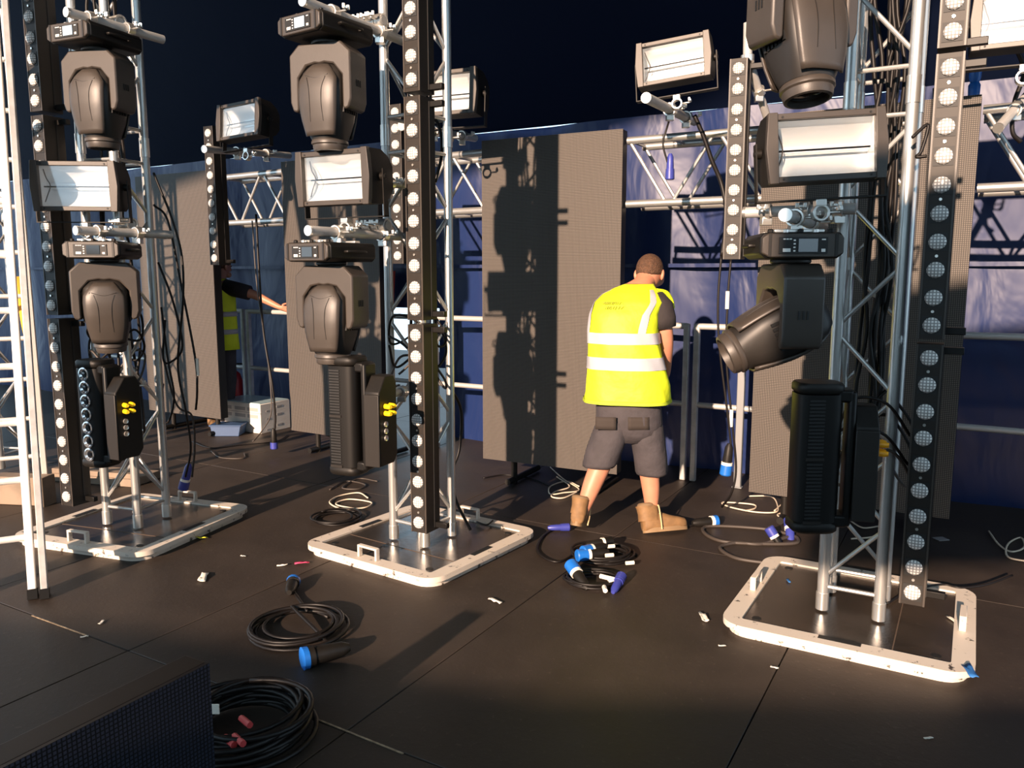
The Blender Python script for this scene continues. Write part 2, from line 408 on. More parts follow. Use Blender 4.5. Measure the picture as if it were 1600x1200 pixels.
s3 = panel(P3L, R(-31), 'tall LED screen panel behind the right truss tower', 1.14)
def pins(t, xs, cols):
    for x, c in zip(xs, cols):
        mb = MB()
        if c == 'b':
            mb.lathe([(.028, 0), (.030, .06), (.022, .075), (.030, .10), (.030, .13)], (0, 0, 0), mi=0); mb.lathe([(.026, .13), (.024, .155), (.012, .165)], (0, 0, 0), mi=1)
            o = mb.build('blue_cap', [blue, greys], t)
        else:
            mb.lathe([(.026, 0), (.032, .065), (.026, .065)], (0, 0, 0)); o = mb.build('black_socket', blackm, t)
        o.location = (x, .05, PT)
pins(s1, [.44 + .062 * k for k in range(5)], 'bbbbb')
pins(s3, [.80, .93, 1.02, 1.10], 'bkkb')
# horizontal trusses bridging the gaps between the panels
def htruss(a, b, label, z0=2.06, z1=2.475, dep=.30, off=.07):
    a, b = V(a), V(b); d = b - a; L = d.length; t = empty('truss_span', (a.x, a.y, 0), math.atan2(d.y, d.x))
    for y in (off, off + dep):
        for z in (z0, z1): rod('chord', (.01, y, z), (L - .01, y, z), .026, alu, t, 16)
    n = max(2, round(L / .30)); dx = L / n
    for y in (off, off + dep):
        for k in range(n):
            za, zb = (z1, z0) if k % 2 == 0 else (z0, z1)
            rod('brace', (k * dx + .02, y, za), ((k + 1) * dx - .02, y, zb), .012, alu, t, 10)
    for z in (z0, z1):
        for k in range(n + 1): rod('brace', (min(max(k * dx, .03), L - .03), off, z), (min(max(k * dx, .03), L - .03), off + dep, z), .011, alu, t, 10)
    tag(t, label, 'truss', 'horizontal truss spans between the screens'); return t
def pend(L, ang, w_=PW): return L + V((math.cos(ang), math.sin(ang), 0)) * w_
htruss(P0L + e1 * PW, P1L, 'short horizontal truss span between the two left screens')
htruss(pend(P1L, R(-31.5)), P2L, 'short horizontal truss span seen just right of the middle tower')
htruss(pend(P2L, R(-27.5)), P3L, 'short horizontal truss span above the worker')
htruss(pend(P3L, R(-31), 1.14), pend(P3L, R(-31), 2.3), 'short horizontal truss span cut off at the right edge')

# ================================================================== HANDRAILS
def rail(a, L, label):
    t = empty('handrail', (a.x, a.y, 0), STG)
    for x in (.03, L - .03):
        mb = MB(); mb.box((x, 0, .61), (.045, .045, 1.22)); mb.build('post', alud, t, bevel=.008)
    rod('top_rail', (.03, 0, 1.2), (L - .03, 0, 1.2), .024, alud, t); rod('middle_rail', (.03, 0, .60), (L - .03, 0, .60), .022, alud, t)
    tag(t, label, 'railing', 'stage edge handrails'); return t
rail(J + e1 * .02, 2.4, 'aluminium stage handrail in front of the worker, running off to the right')
rail(J - e1 * 2.4, 2.4, 'aluminium stage handrail behind the screen left of the worker')
rail(J - e1 * 4.82, 2.4, 'aluminium stage handrail behind the middle tower and white box')
rail(J - e1 * 7.24, 2.4, 'aluminium stage handrail behind the left screen')
mb = MB(); mb.box((0, 0, .55), (.055, .04, 1.10)); mb.box((0, 0, .006), (.075, .06, .012)); o = mb.build('steel_upright', mat('grey_steel', (.20, .21, .22), .5, .3), bevel=.006)
pu = fl(1152, 762); o.location = (pu.x, pu.y, 0); o.rotation_euler = (0, 0, STG); tag(o, 'flat steel upright standing beside the right screen', 'post')

# ================================================================== FIXTURES
def clamp(parent, c, axis, r=.028, up=1, name='clamp'):
    """half coupler: ring about a pipe, foot block, wing bolt"""
    a = V(axis).normalized(); c = V(c); mb = MB(); ey = a.cross(Z); ey = ey.normalized() if ey.length > .01 else V((1, 0, 0)); ez = ey.cross(a) if False else a.cross(ey) * -1
    n = 16; rings = []
    for k in range(n + 1):
        t = 2 * math.pi * k / n
        d = ey * math.cos(t) + Z * math.sin(t) if abs(a.z) < .5 else ey * math.cos(t) + a.cross(ey) * math.sin(t)
        rings.append([c + d * r - a * .02, c + d * (r + .011) - a * .02, c + d * (r + .011) + a * .02, c + d * r + a * .02])
    mb.loft(rings, cap=False)
    mb.box(c - Z * up * (r + .018), (.045, .045, .03))
    b0 = c + ey * (r + .012); mb.tube(b0 - Z * .0, b0 + ey * .045, .006, 8)
    w0 = b0 + ey * .045
    mb.box(w0 + Z * .012, (.02, .02, .012)); mb.box(w0 + a * .016 + Z * .016, (.014, .014, .022)); mb.box(w0 - a * .016 + Z * .016, (.014, .014, .022))
    return mb.build(name, zinc, parent, bevel=.002)
def pipe(a, b, label, ends=(.2, .8), r=.024, grp='fixture mounting pipes'):
    a, b = V(a), V(b); t = empty('mounting_pipe', a)
    d = b - a; rod('pipe', (0, 0, 0), d, r, alud, t, 18)
    mb = MB(); q = d.normalized(); mb.lathe([(r + .0015, 0), (r + .0015, .012), (r * .8, .012)], -q * .008, q, 18); mb.build('end_cap', zinc, t)
    for k in ends: clamp(t, d * k, d, r + .002)
    tag(t, label, 'pipe', grp); return t

# ---- moving head
def moving_head_proto():
    t = empty('stage_spotlight')
    mb = MB()
    poly = [(-.15, 0), (.15, 0), (.165, -.02), (.165, -.085), (.14, -.105), (-.14, -.105), (-.165, -.085), (-.165, -.02)]
    mb.prism(poly, -.17, .20, lambda x, z, y: V((x, y, z))); bo = mb.build('base', black, t, bevel=.006)
    mb = MB(); pl = [(-.135, -.004), (.135, -.004), (.160, -.022), (.160, -.083), (.13, -.101), (-.13, -.101), (-.160, -.083), (-.160, -.022)]
    mb.prism(pl, -.192, -.168, lambda x, z, y: V((x, y, z))); cp = mb.build('control_panel', mhm, bo, bevel=.005)
    mb = MB(); mb.box((.0, -.194, -.053), (.19, .006, .066)); mb.build('display_bezel', hole, bo)
    mb = MB(); mb.box((.018, -.1985, -.053), (.075, .004, .052)); mb.build('display', disp, bo)
    mb = MB()
    for k in range(4): mb.box((-.035, -.198, -.033 - .014 * k), (.008, .003, .006))
    for k in range(3): mb.box((-.075 + .012 * k, -.198, -.028), (.009, .003, .005))
    mb.box((-.065, -.198, -.072), (.03, .003, .014)); mb.box((.078, -.198, -.03), (.015, .003, .005)); mb.box((.078, -.198, -.073), (.015, .003, .012)); mb.build('keys', keym, bo)['kind'] = 'stuff'
    for s in (-1, 1):
        mb = MB(); mb.box((s * .13, -.1935, -.052), (.012, .004, .09)); mb.build('panel_groove', mhd, bo)
        mb = MB(); mb.path(smooth([(s * .165, -.06, -.05), (s * .19, -.05, -.05), (s * .19, .08, -.05), (s * .165, .09, -.05)], 4), .008); mb.build('handle', blackm, bo)
    for k, x in enumerate((-.12, -.06, .0, .06, .12)):
        mb = MB(); mb.lathe([(.012, 0), (.012, .012), (.006, .016)], (x, -.14 + .0 * k, 0), n=10); mb.build('foot_stud', zinc if k % 2 else blackm, bo)
    for y in (-.10, .12):
        mb = MB(); mb.box((0, y, .008), (.20, .045, .014)); mb.build('clamp_bracket', zinc, bo, bevel=.003)
    # yoke (z=0 at its top)
    yk = empty('yoke_pivot')
    mb = MB(); W = .19
    outer = [(-.13, 0), (.13, 0), (W, -.055), (W, -.30), (.175, -.345), (.15, -.355), (.137, -.34), (.137, -.175), (.085, -.115), (.03, -.105), (0, -.11), (-.03, -.105), (-.085, -.115), (-.137, -.175), (-.137, -.34), (-.15, -.355), (-.175, -.345), (-W, -.30), (-W, -.055)]
    mb.prism(outer, -.085, .085, lambda x, z, y: V((x, y, z)))
    mb.lathe([(.075, 0), (.09, .012), (.075, .03)], (0, 0, -.002), n=24)
    bpy.data.objects.remove(yk)
    yo = mb.build('yoke', mhm, t, bevel=.016); yo.location = (0, .01, -.125)
    for s in (-1, 1):
        mb = MB()
        for k in range(3): mb.box((s * (W + .001), -.02 + .018 * k, -.21), (.004, .008, .035))
        mb.build('vent_mark', hole, yo)
    # head (origin at tilt pivot)
    secs = [(.165, .070, .05, 2.6), (.155, .095, .075, 3), (.115, .126, .10, 3.6), (.03, .134, .118, 4), (-.05, .132, .120, 4), (-.13, .122, .112, 3.6), (-.20, .106, .100, 2.8), (-.235, .098, .095, 2.1)]
    mb = MB(); mb.loft([sup((0, 0, z), X_, Y_, a, b, 32, e) for z, a, b, e in secs]); hd = mb.build('head', mhd, t, ang=50); hd.location = (0, .01, -.125 - .265)
    def hy(z):
        for (z1, a1, b1, _), (z2, a2, b2, _) in zip(secs, secs[1:]):
            if z2 <= z <= z1: k = (z1 - z) / (z1 - z2); return a1 + (a2 - a1) * k, b1 + (b2 - b1) * k
        return secs[-1][1:3]
    for s in (-1, 1):
        mb = MB(); rows = []
        for k in range(15):
            z = .150 - .37 * k / 14; a, b = hy(z); ww = a * (.55 + .33 * min(1, k / 3)) if k < 3 else a * .88
            rows.append([V((ww * q, s * (b + .010 - .022 * abs(q) ** 4), z)) for q in (-1, -.85, -.6, -.3, 0, .3, .6, .85, 1)])
        mb.grid(rows); so_ = mb.build('shield', mhm, hd, ang=60, solid=.010)
        for x, z in ((-.075, .085), (.075, .085), (-.07, -.14), (.07, -.14)):
            a, b = hy(z); mb = MB(); mb.lathe([(.009, 0), (.009, .004)], (x, s * (b + .002), z), (0, s, 0), n=12); mb.build('screw', hole, hd)
        for q in (-1, 1):
            mb = MB(); mb.path(smooth([(q * .058, s * (hy(.08)[1] + .014), .08), (q * .040, s * (hy(.02)[1] + .015), .02), (q * .036, s * (hy(-.06)[1] + .015), -.06), (q * .040, s * (hy(-.15)[1] + .014), -.15)], 5), .0022, 5); mb.build('groove', mhd, hd)
        mb = MB(); mb.path(smooth([(-.07, s * (hy(.09)[1] + .012), .092), (0, s * (hy(.08)[1] + .015), .075), (.07, s * (hy(.09)[1] + .012), .092)], 6), .002, 5); mb.build('groove', mhd, hd)
    for s in (-1, 1):
        mb = MB()
        for k in range(6):
            for g in (0, 1): mb.box((s * .126, -.055 + .022 * k, -.03 - .05 * g), (.012, .012, .035))
        mb.build('vent', hole, hd)
    mb = MB(); mb.lathe([(.094, -.232), (.101, -.242), (.101, -.256), (.093, -.262), (.093, -.275), (.088, -.292), (.076, -.295), (.073, -.27), (.06, -.262)], n=32); mb.build('lens_ring', mhm, hd)
    mb = MB(); mb.lathe([(.072, -.268), (.05, -.276), (.0001, -.279)], n=28); mb.build('lens', glassd, hd)
    return t
MH = moving_head_proto(); used = []
def put_mh(pt, rz, pan, tilt, label, screen=False, rx=0, sc=.88):
    t = MH if not used else copy_tree(MH); used.append(1)
    t.location = pt; t.rotation_euler = (rx, 0, rz); t.scale = (sc,) * 3; tag(t, label, 'moving light', 'moving head lights on the towers')
    for c in [o for o in bpy.data.objects if o.parent == t]:
        n = c.name.split('.')[0]
        if n == 'yoke': c.rotation_euler = (0, 0, pan)
        if n == 'head': c.rotation_euler = Euler((tilt, 0, pan), 'XYZ'); c.rotation_mode = 'XYZ'
        if n == 'base':
            for g in [o for o in bpy.data.objects if o.parent == c and o.name.startswith('display') and 'bezel' not in o.name]:
                g.data = g.data.copy(); g.data.materials[0] = bluedisp if screen else disp
    return t
pA1, pA2 = at(147, 48, 4.42), at(160, 378, 4.42)
pB1, pB2 = at(508, 34, 4.02), at(515, 380, 4.02)
pC1, pC2 = at(1262, -135, 3.12), at(1238, 366, 3.18)
put_mh(pA1, R(-22), R(8), R(0), 'grey moving head light hanging at the top of the left tower', True)
put_mh(pA2, R(6), R(14), R(6), 'grey moving head light hanging below the flood strobe of the left tower')
put_mh(pB1, R(-34), R(14), R(0), 'grey moving head light hanging at the top of the middle tower', True)
put_mh(pB2, R(-30), R(8), R(-3), 'grey moving head light hanging below the flood strobe of the middle tower')
put_mh(pC1, R(4), R(14), R(-12), 'grey moving head light cut off by the top edge on the right tower', sc=.98)
put_mh(pC2, R(-6), R(-84), R(-64), 'grey moving head light tilted sideways on the right tower', sc=.92)

# ---- strobe flood
def strobe_proto():
    t = empty('strobe_light'); w_, h, d = .47, .285, .20
    prof = [(-h / 2, 0), (h / 2, 0), (h / 2, .10), (h / 2 - .035, .165), (.06, .20), (-.06, .20), (-h / 2 + .035, .165), (-h / 2, .10)]
    # hollow shell: side walls, top and bottom plates, back
    mb = MB()
    for s in (-1, 1): mb.prism(prof, s * w_ / 2 - .006, s * w_ / 2 + .006, lambda z, y, x: V((x, y, z)))
    pts = prof[1:] + [prof[0]]
    for (z1, y1), (z2, y2) in zip(pts, pts[1:]):
        mb._add([V((-w_ / 2, y1, z1)), V((w_ / 2, y1, z1)), V((w_ / 2, y2, z2)), V((-w_ / 2, y2, z2))], [(0, 1, 2, 3)], 0)
    mb.build('housing', blackm, t, smooth=False)
    mb = MB(); b = .026
    mb.box((0, -.008, h / 2 - b / 2), (w_ + .012, .02, b)); mb.build('frame_rail', mhm, t, bevel=.003)
    mb = MB(); mb.box((0, -.008, -h / 2 + b / 2), (w_ + .012, .02, b)); fr = mb.build('frame_rail', mhm, t, bevel=.003)
    for s in (-1, 1):
        mb = MB(); mb.prism([(s * (w_ / 2 - .035), -h / 2 - .004), (s * (w_ / 2 - .035), h / 2 + .004), (s * (w_ / 2 + .004), h / 2 + .004), (s * (w_ / 2 + .016), 0), (s * (w_ / 2 + .004), -h / 2 - .004)], -.026, .006, lambda x, z, y: V((x, y, z)))
        mb.build('frame_cheek', mhm, t, bevel=.003)
    for x in (-.18, .18):
        for z in (-.128, .128): mb = MB(); mb.lathe([(.005, 0), (.005, .003)], (x, -.018, z), (0, -1, 0), n=8); mb.build('screw', hole, fr)
    mb = MB(); rows = []
    for k in range(17):
        z = (-1 + 2 * k / 16) * (h / 2 - b); y = .012 + .10 * (1 - (z / (h / 2 - b)) ** 2) ** .8
        if abs(z) < .012: y -= .016
        rows.append([V((x, y, z)) for x in (-w_ / 2 + .02, -w_ / 2 + .045, 0, w_ / 2 - .045, w_ / 2 - .02)])
    mb.grid(rows); rf = mb.build('reflector', reflm, t, ang=60)
    for s in (-1, 1):
        mb = MB(); pl = [(r[0].y, r[0].z) for r in rows]; mb.prism([(0.0, -h / 2 + b)] + pl + [(0.0, h / 2 - b)], s * (w_ / 2 - .022) - .002, s * (w_ / 2 - .022) + .002, lambda y, z, x: V((x, y, z))); mb.build('reflector_end', reflm, t)
    rod('flash_tube', (-w_ / 2 + .03, .055, 0), (w_ / 2 - .03, .055, 0), .0045, glassd, t)
    mb = MB(); mb.path(smooth([(-.195, .04, .10), (-.18, .035, .05), (-.165, .045, .005), (-.18, .035, -.05), (-.2, .04, -.09)], 5), .003, 5); mb.build('trigger_wire', greyc, t)
    mb = MB(); mb.box((0, -.004, 0), (w_ - .06, .003, h - 2 * b)); mb.build('glass', panem, t, smooth=False)
    for s in (-1, 1):
        mb = MB(); mb.box((s * (w_ / 2 + .035), .085, -.085), (.006, .04, .25)); mb.build('bracket_arm', blackm, t)
        mb = MB(); mb.lathe([(.022, 0), (.022, .02), (.012, .03)], (s * (w_ / 2 + .012), .085, .0), (s, 0, 0), n=14); mb.build('pivot_knob', blackm, t)
    mb = MB(); mb.box((0, .085, -.207), (w_ + .076, .045, .006)); mb.build('bracket_bar', blackm, t)
    clamp(t, (0, .085, -.265), (0, 1, 0), .026, up=-1)
    return t
ST = strobe_proto(); sused = []
def put_st(pt, rz, rx, label, sc=1, roll=0):
    t = ST if not sused else copy_tree(ST); sused.append(1)
    t.location = pt; t.rotation_euler = (rx, roll, rz); t.scale = (sc,) * 3; tag(t, label, 'strobe light', 'flood strobes'); return t
put_st(at(118, 291, 4.45), R(4), R(2), 'wide silver flood strobe on the left tower', .92)
put_st(at(522, 278, 4.05), R(-27), R(2), 'wide silver flood strobe on the middle tower', .92)
put_st(at(1290, 229, 3.05), R(-3), R(-3), 'large bright silver flood strobe on the right tower', .88, R(-3))
put_st(at(374, 188, 6.0), R(-30), R(-6), 'small far flood strobe standing above the left truss span', .9, R(-2))
put_st(at(692, 146, 5.4), R(-22), R(-4), 'far flood strobe half hidden behind the middle tower')
put_st(at(1052, 94, 4.75), R(-22), R(-6), 'flood strobe tilted above the worker on its own pipe', .86, R(-5))
put_st(at(1610, 24, 4.0), R(-26), R(-4), 'flood strobe cut off by the top right corner')

# ---- LED battens
LB, NB = 1.12, 10
def batten_proto():
    t = empty('led_batten'); W, D = .100, .125
    mb = MB(); mb.box((0, D / 2, LB / 2), (W, D, LB), mi=0)
    for k in range(NB): mb.box((0, -.0005, LB * (k + .5) / NB), (.074, .004, .074), mi=1)
    bo = mb.build('housing', [batm, hole], t, smooth=False)
    for s in (-1, 1):
        mb = MB(); mb.box((s * (W / 2 - .004), -.001, LB / 2), (.007, .004, LB)); mb.build('edge_trim', mhm, t)
        mb = MB(); mb.box((s * (W / 2 + .001), D * .62, LB / 2), (.004, .012, LB * .97)); mb.build('side_groove', hole, t)
    mb = MB(); mb.lathe([(.033, 0), (.032, .006), (.026, .011), (.014, .014), (.0001, .015)], n=20, axis=(0, -1, 0)); l0 = mb.build('led_lens', lensm, t, ang=60)
    for k in range(NB):
        o = l0 if k == 0 else inst('led_lens', l0.data, (0, 0, 0), t); o.location = (0, -.003, LB * (k + .5) / NB)
    mb = MB(); mb.lathe([(.0065, 0), (.006, .004)], n=8, axis=(0, -1, 0)); s0 = mb.build('screw', zinc, t)
    for i, k in enumerate((1, 3, 5, 7, 9)):
        o = s0 if i == 0 else inst('screw', s0.data, (0, 0, 0), t); o.location = (0, -.002, LB * k / NB)
    for z in (.03, LB - .03):
        mb = MB(); mb.box((W / 2 + .03, D * .75, z), (.09, .03, .03)); mb.build('bracket', black, t, bevel=.003)
    return t
BT = batten_proto(); bused = []
def put_bt(pt, rz, label, roll=0, grp='vertical LED battens'):
    t = BT if not bused else copy_tree(BT); bused.append(1)
    t.location = pt; t.rotation_euler = (0, roll, rz); tag(t, label, 'light bar', grp); return t
def stack(px, Y, rz, tops, labels, bottom_y):
    # battens stacked vertically with small gaps, lowest one starting at pixel row bottom_y
    p = at(px, bottom_y, Y); z = p.z
    for l in labels: put_bt((p.x, p.y, z), rz, l); z += LB + .022
stack(106, 4.66, R(-24), None, ['lowest LED batten of the left tower, hanging in front of its base', 'LED batten in the middle of the column on the left tower', 'topmost LED batten of the left tower'], 790)
stack(655, 4.16, R(-29), None, ['lowest LED batten of the middle tower, reaching down to its base', 'LED batten halfway up the middle tower', 'topmost LED batten of the middle tower'], 832)
stack(1424, 3.27, R(-29), None, ['lowest LED batten of the right tower, reaching down to its base', 'LED batten halfway up the right tower', 'topmost LED batten of the right tower'], 945)
for px, yb, Y, l in ((1143, 405, 4.72, 'single LED batten hanging above and right of the worker'), (336, 414, 6.75, 'single far LED batten hanging beside the left screen'), (622, 412, 5.9, 'single far LED batten glimpsed through the middle tower')):
    p = at(px, yb, Y); put_bt(p, R(-27), l)
# ---- moving LED bars
def bar_proto():
    t = empty('moving_bar_light'); H = .60
    b = empty('x'); bpy.data.objects.remove(b)
    def sec(z, k=1): return sup((0, 0, z), X_, Y_, .088 * k, .075 * k, 28, 3.6)
    mb = MB(); mb.loft([sec(.045), sec(H - .045)]); bo = mb.build('bar', black, t, ang=50)
    for z0, z1 in ((0, .043), (H - .043, H)):
        mb = MB(); mb.loft([sec(z0, .93), sec(z0 + .01, 1.04), sec(z1 - .01, 1.04), sec(z1, .95)]); mb.build('end_cap', blackm, bo, ang=50)
    # rear face with two grilles (front -Y after turning), lens row on the other face
    for z0, z1 in ((.06, .29), (.315, H - .06)):
        mb = MB(); n = 16
        for k in range(n): mb.box((-.025, -.0765, z0 + (z1 - z0) * (k + .5) / n), (.06, .004, (z1 - z0) / n * .55))
        mb.build('grille', hole, bo)
        mb = MB(); mb.box((-.025, -.0765, z0 - .012), (.07, .006, .012)); mb.build('grille_clip', mhd, bo)
    for k in range(7):
        mb = MB(); z = .075 + .075 * k
        mb.lathe([(.036, 0), (.037, .008), (.030, .010), (.022, .001), (.015, -.003)], (0, .074, z), (0, 1, 0), n=24, mi=0); mb.lathe([(.014, 0), (.013, .006), (.0001, .007)], (0, .076, z), (0, 1, 0), n=16, mi=1)
        mb.build('lens_cup', [silver, glassd], bo)
    # bracket frame and base box
    mb = MB(); mb.box((.098, .0, H - .05), (.06, .10, .05)); mb.box((.098, 0, .05), (.06, .10, .05)); mb.box((.125, 0, H / 2), (.03, .10, H - .06)); mb.build('yoke', black, t, bevel=.01)
    mb = MB(); pl = [(-.06, .06), (-.06, .43), (.0, .51), (.075, .51), (.10, .47), (.10, .10), (.07, .06)]
    mb.prism(pl, .14, .225, lambda y, z, x: V((x, y, z))); bx = mb.build('base_box', blackm, t, bevel=.006)
    mb = MB(); mb.box((.182, -.063, .24), (.086, .006, .36)); mb.build('cover_plate', mhd, bx, bevel=.003)
    for k in range(4):
        mb = MB(); mb.lathe([(.013, 0), (.013, .03), (.009, .045)], (.226, -.01 + .04 * (k % 2), .36 - .035 * (k // 2)), (1, -.3, 0), n=12); mb.build('cable_plug', amber, bx)
    for k in range(3):
        mb = MB(); mb.lathe([(.014, 0), (.014, .008), (.010, .006)], (.226, -.01, .27 - .035 * k), (1, 0, 0), n=12); mb.build('socket', zinc, bx)
    return t
BR = bar_proto(); brused = []
def put_br(pt, rz, turn, label, plug=None):
    t = BR if not brused else copy_tree(BR); brused.append(1)
    t.location = pt; t.rotation_euler = (0, 0, rz); tag(t, label, 'light bar', 'moving bar lights on the towers')
    for c in [o for o in bpy.data.objects if o.parent == t]:
        if c.name.split('.')[0] == 'bar': c.rotation_euler = (0, 0, turn)
        if plug:
            for g in [o for o in bpy.data.objects if o.parent == c and o.name.startswith('cable_plug')]: g.data = g.data.copy(); g.data.materials[0] = plug
    return t
put_br(at(160, 726, 4.42), R(-26), R(184), 'black moving bar light showing a column of round lenses on the left tower')
put_br(at(547, 738, 4.0), R(-24), R(0), 'black moving bar light with yellow plugs on the middle tower')
put_br(at(1266, 826, 3.12), R(-12), R(12), 'black moving bar light with orange plugs on the right tower', orange)

# ---- mounting pipes: fore-and-aft and cross pipes at each fixture level
def mount(tp, mh, z, name, cross=True, ext=.30, lead=.12):
    a = V((mh.x, mh.y, z)) - e2 * .14; L = (V((tp.x, tp.y, z)) - a).dot(e2) + .10
    pipe(a, a + e2 * L, f'short mounting pipe with clamps pointing forward at the {name}', (.22, .62))
    if cross:
        c = V((mh.x, mh.y, z + .052)) + e2 * (L * .62 - .14) - e1 * lead; L2 = (V((tp.x, tp.y, z)) - c).dot(e1) + ext
        pipe(c, c + e1 * L2, f'cross pipe with clamps gripping the chords at the {name}', (.2, .55, .85))
mount(TA, pA1, pA1.z + .055, 'top of the left tower'); mount(TA, pA2, pA2.z + .055, 'middle of the left tower')
mount(TBW, pB1, pB1.z + .055, 'top of the middle tower', ext=-.02); mount(TBW, pB2, pB2.z + .055, 'middle of the middle tower', ext=-.02)
mount(TC, pC2, pC2.z + .065, 'middle of the right tower', ext=-.06, lead=.28); mount(TC, pC1, pC1.z + .055, 'top of the right tower', ext=-.06)
def side_arm(st, tp, nm):
    c = V(st); k = V((tp.x, tp.y, c.z)); a = c + V((.0, .12, 0)); pipe(a, a + (k - a) * .95, f'short arm pipe holding the flood strobe to the {nm} tower', (.5,), .02)
side_arm(at(150, 291, 4.55), TA, 'left'); side_arm(at(560, 278, 4.15), TBW, 'middle'); side_arm(at(1330, 229, 3.15), TC, 'right')
def side_arm2(p, tp, nm):
    k = V((tp.x, tp.y, p.z)); pipe(p, p + (k - p) * .75, f'low arm pipe carrying the bar light on the {nm} tower', (.6,), .02)
for (x, y, Y), tp, nm in (((205, 610, 4.5), TA, 'left'), ((600, 620, 4.15), TBW, 'middle'), ((1305, 700, 3.2), TC, 'right')): side_arm2(at(x, y, Y), tp, nm)
# pipes carrying the far strobes and battens
pipe(at(1010, 153, 4.45), at(1085, 190, 5.35), 'short pipe with pale end cap under the tilted strobe above the worker', (.45, .8), .027)
pipe(at(320, 233, 6.2), at(452, 243, 7.2), 'short pipe with pale end cap under the small far strobe', (.35, .7), .027)
pipe(at(628, 197, 5.2), at(742, 216, 6.2), 'short pipe showing behind the middle tower under the far strobe', (.4, .8), .027)
pipe(at(1168, 98, 4.95), at(1169, 36, 4.95), 'white upright pipe stub beside the batten near the right tower', (.1,), .027)
pipe(at(1172, 100, 4.80), at(1215, 235, 5.15), 'sloping pipe behind the batten near the right screen', (.3,), .024)
pipe(at(1560, 200, 4.1), at(1640, 110, 4.7), 'short pipe at the right edge below the corner strobe', (.3,), .024)

# ================================================================== LADDER
lad = empty('step_ladder'); F0 = V((-2.385, 3.80, 0)); R0 = V((-3.34, 5.58, 0)); AP = V((-2.865, 4.70, 4.0)); sdv = V((-.88, -.47, 0)); 
def lrail(a, b, m=alud, w_=.036, d=.085, nm='rail'):
    a, b = V(a), V(b); q = (b - a).normalized(); x = sdv.normalized(); y = q.cross(x).normalized(); M = Matrix((x, y, q)).transposed()
    mb = MB(); mb.box((a + b) / 2, (w_, d, (b - a).length), M); mb.build(nm, m, lad, bevel=.004)
    mb = MB(); mb.box(a + q * .02, (w_ + .008, d + .008, .05), M); mb.build('rubber_foot', black, lad)
lw = mat('ladder_aluminium', (.80, .78, .74), .42, .35)
lrail(F0, AP, lw); lrail(F0 + sdv * .44, AP + sdv * .40, lw)
o2 = V((.058, .004, 0)); lrail(F0 + o2, AP + o2 + Z * .02, alud, .032, .075); lrail(F0 + sdv * .56, AP + sdv * .46, alud, .032, .075)
lrail(R0, AP + V((.0, .05, 0)), lw); lrail(R0 + sdv * .56, AP + sdv * .44 + V((0, .05, 0)), lw)
for k in range(13):
    t = (.29 + .28 * k) / 4.0; a = F0.lerp(AP, t); b = (F0 + sdv * .44).lerp(AP + sdv * .40, t); rod('rung', a, b, .017, lw, lad)
    t = (.33 + .28 * k) / 4.0; a = R0.lerp(AP, t); b = (R0 + sdv * .56).lerp(AP + sdv * .44, t); rod('rung', a, b, .015, lw, lad)
tag(lad, 'tall aluminium step ladder at the left edge', 'ladder')
mb = MB(); q = at(44, 560, 5.4); mb.path(smooth([q + V((-.02, 0, .55)), q + V((.0, 0, .25)), q + V((.02, .02, 0)), q + V((.0, .01, -.28))], 6), .028, 8); tag(mb.build('cargo_strap', orgc), 'orange strap hanging behind the ladder rails', 'strap')
# low tan beam and small boxes behind ladder
mb = MB(); mb.box((0, 0, .1), (1.6, .12, .20)); mb.box((.79, -.01, .1), (.03, .13, .21)); o = mb.build('timber_beam', woodm, bevel=.006); p = fl(20, 790); o.location = (p.x - .55, p.y + .15, 0); o.rotation_euler = (0, 0, R(-8))
tag(o, 'low tan beam lying on the floor behind the ladder', 'beam')
mb = MB(); mb.box((0, 0, .05), (.75, .3, .06)); mb.box((0, -.12, .1), (.75, .05, .04)); o = mb.build('timber_offcut', woodm, bevel=.004); p = fl(135, 765); o.location = (p.x, p.y + .3, 0); o.location.z = -.02; o.rotation_euler = (0, 0, R(-15))
tag(o, 'pale timber pallet piece on the floor behind the left tower', 'pallet')

# ================================================================== SMALL STAGE ITEMS
p = fl(400, 672); bx = empty('cardboard_box', (p.x - .05, p.y + .12, 0), STG)
mb = MB(); mb.box((0, 0, .15), (.62, .40, .30)); b = mb.build('carton', cardm, bx, bevel=.006)
mb = MB(); mb.box((0, 0, .303), (.60, .38, .006)); mb.build('plastic_film', tealtop, bx)
mb = MB()
for z in (.24, .17):
    for x in (-.18, .02, .2): mb.box((x, -.201, z), (.15, .002, .035))
for z in (.25, .17, .06): mb.box((.311, .05, z), (.002, .07, .02)); mb.box((.311, -.1, z - .03), (.002, .05, .015))
mb.build('printed_mark', cardp, bx)['kind'] = 'stuff'; mb = MB(); mb.box((0, -.2005, .205), (.622, .002, .006)); mb.build('lid_edge', cardp, bx)
tag(bx, 'white carton with grey print at the foot of the back screens', 'box')
p = fl(338, 690); mb = MB(); mb.prism([(-.13, 0), (.13, 0), (.15, .1), (-.15, .1)], -.1, .1, lambda x, z, y: V((x, y, z))); mb.box((0, 0, .105), (.32, .22, .014)); o = mb.build('plastic_tub', mat('tub_blue', (.03, .07, .16), .5), bevel=.004); o.location = (p.x, p.y + .35, 0); tag(o, 'small blue plastic tub beside the white carton', 'tub')
p = fl(372, 650); fe = empty('fire_extinguisher', (p.x, p.y - .05, 0))
mb = MB(); mb.lathe([(.075, 0), (.082, .02), (.082, .42), (.06, .49), (.025, .52)], n=24); mb.build('cylinder', red, fe)
mb = MB(); mb.lathe([(.024, .52), (.024, .56)], n=12); mb.box((.03, 0, .575), (.13, .025, .02)); mb.box((.035, 0, .60), (.14, .02, .015)); mb.build('valve', black, fe)
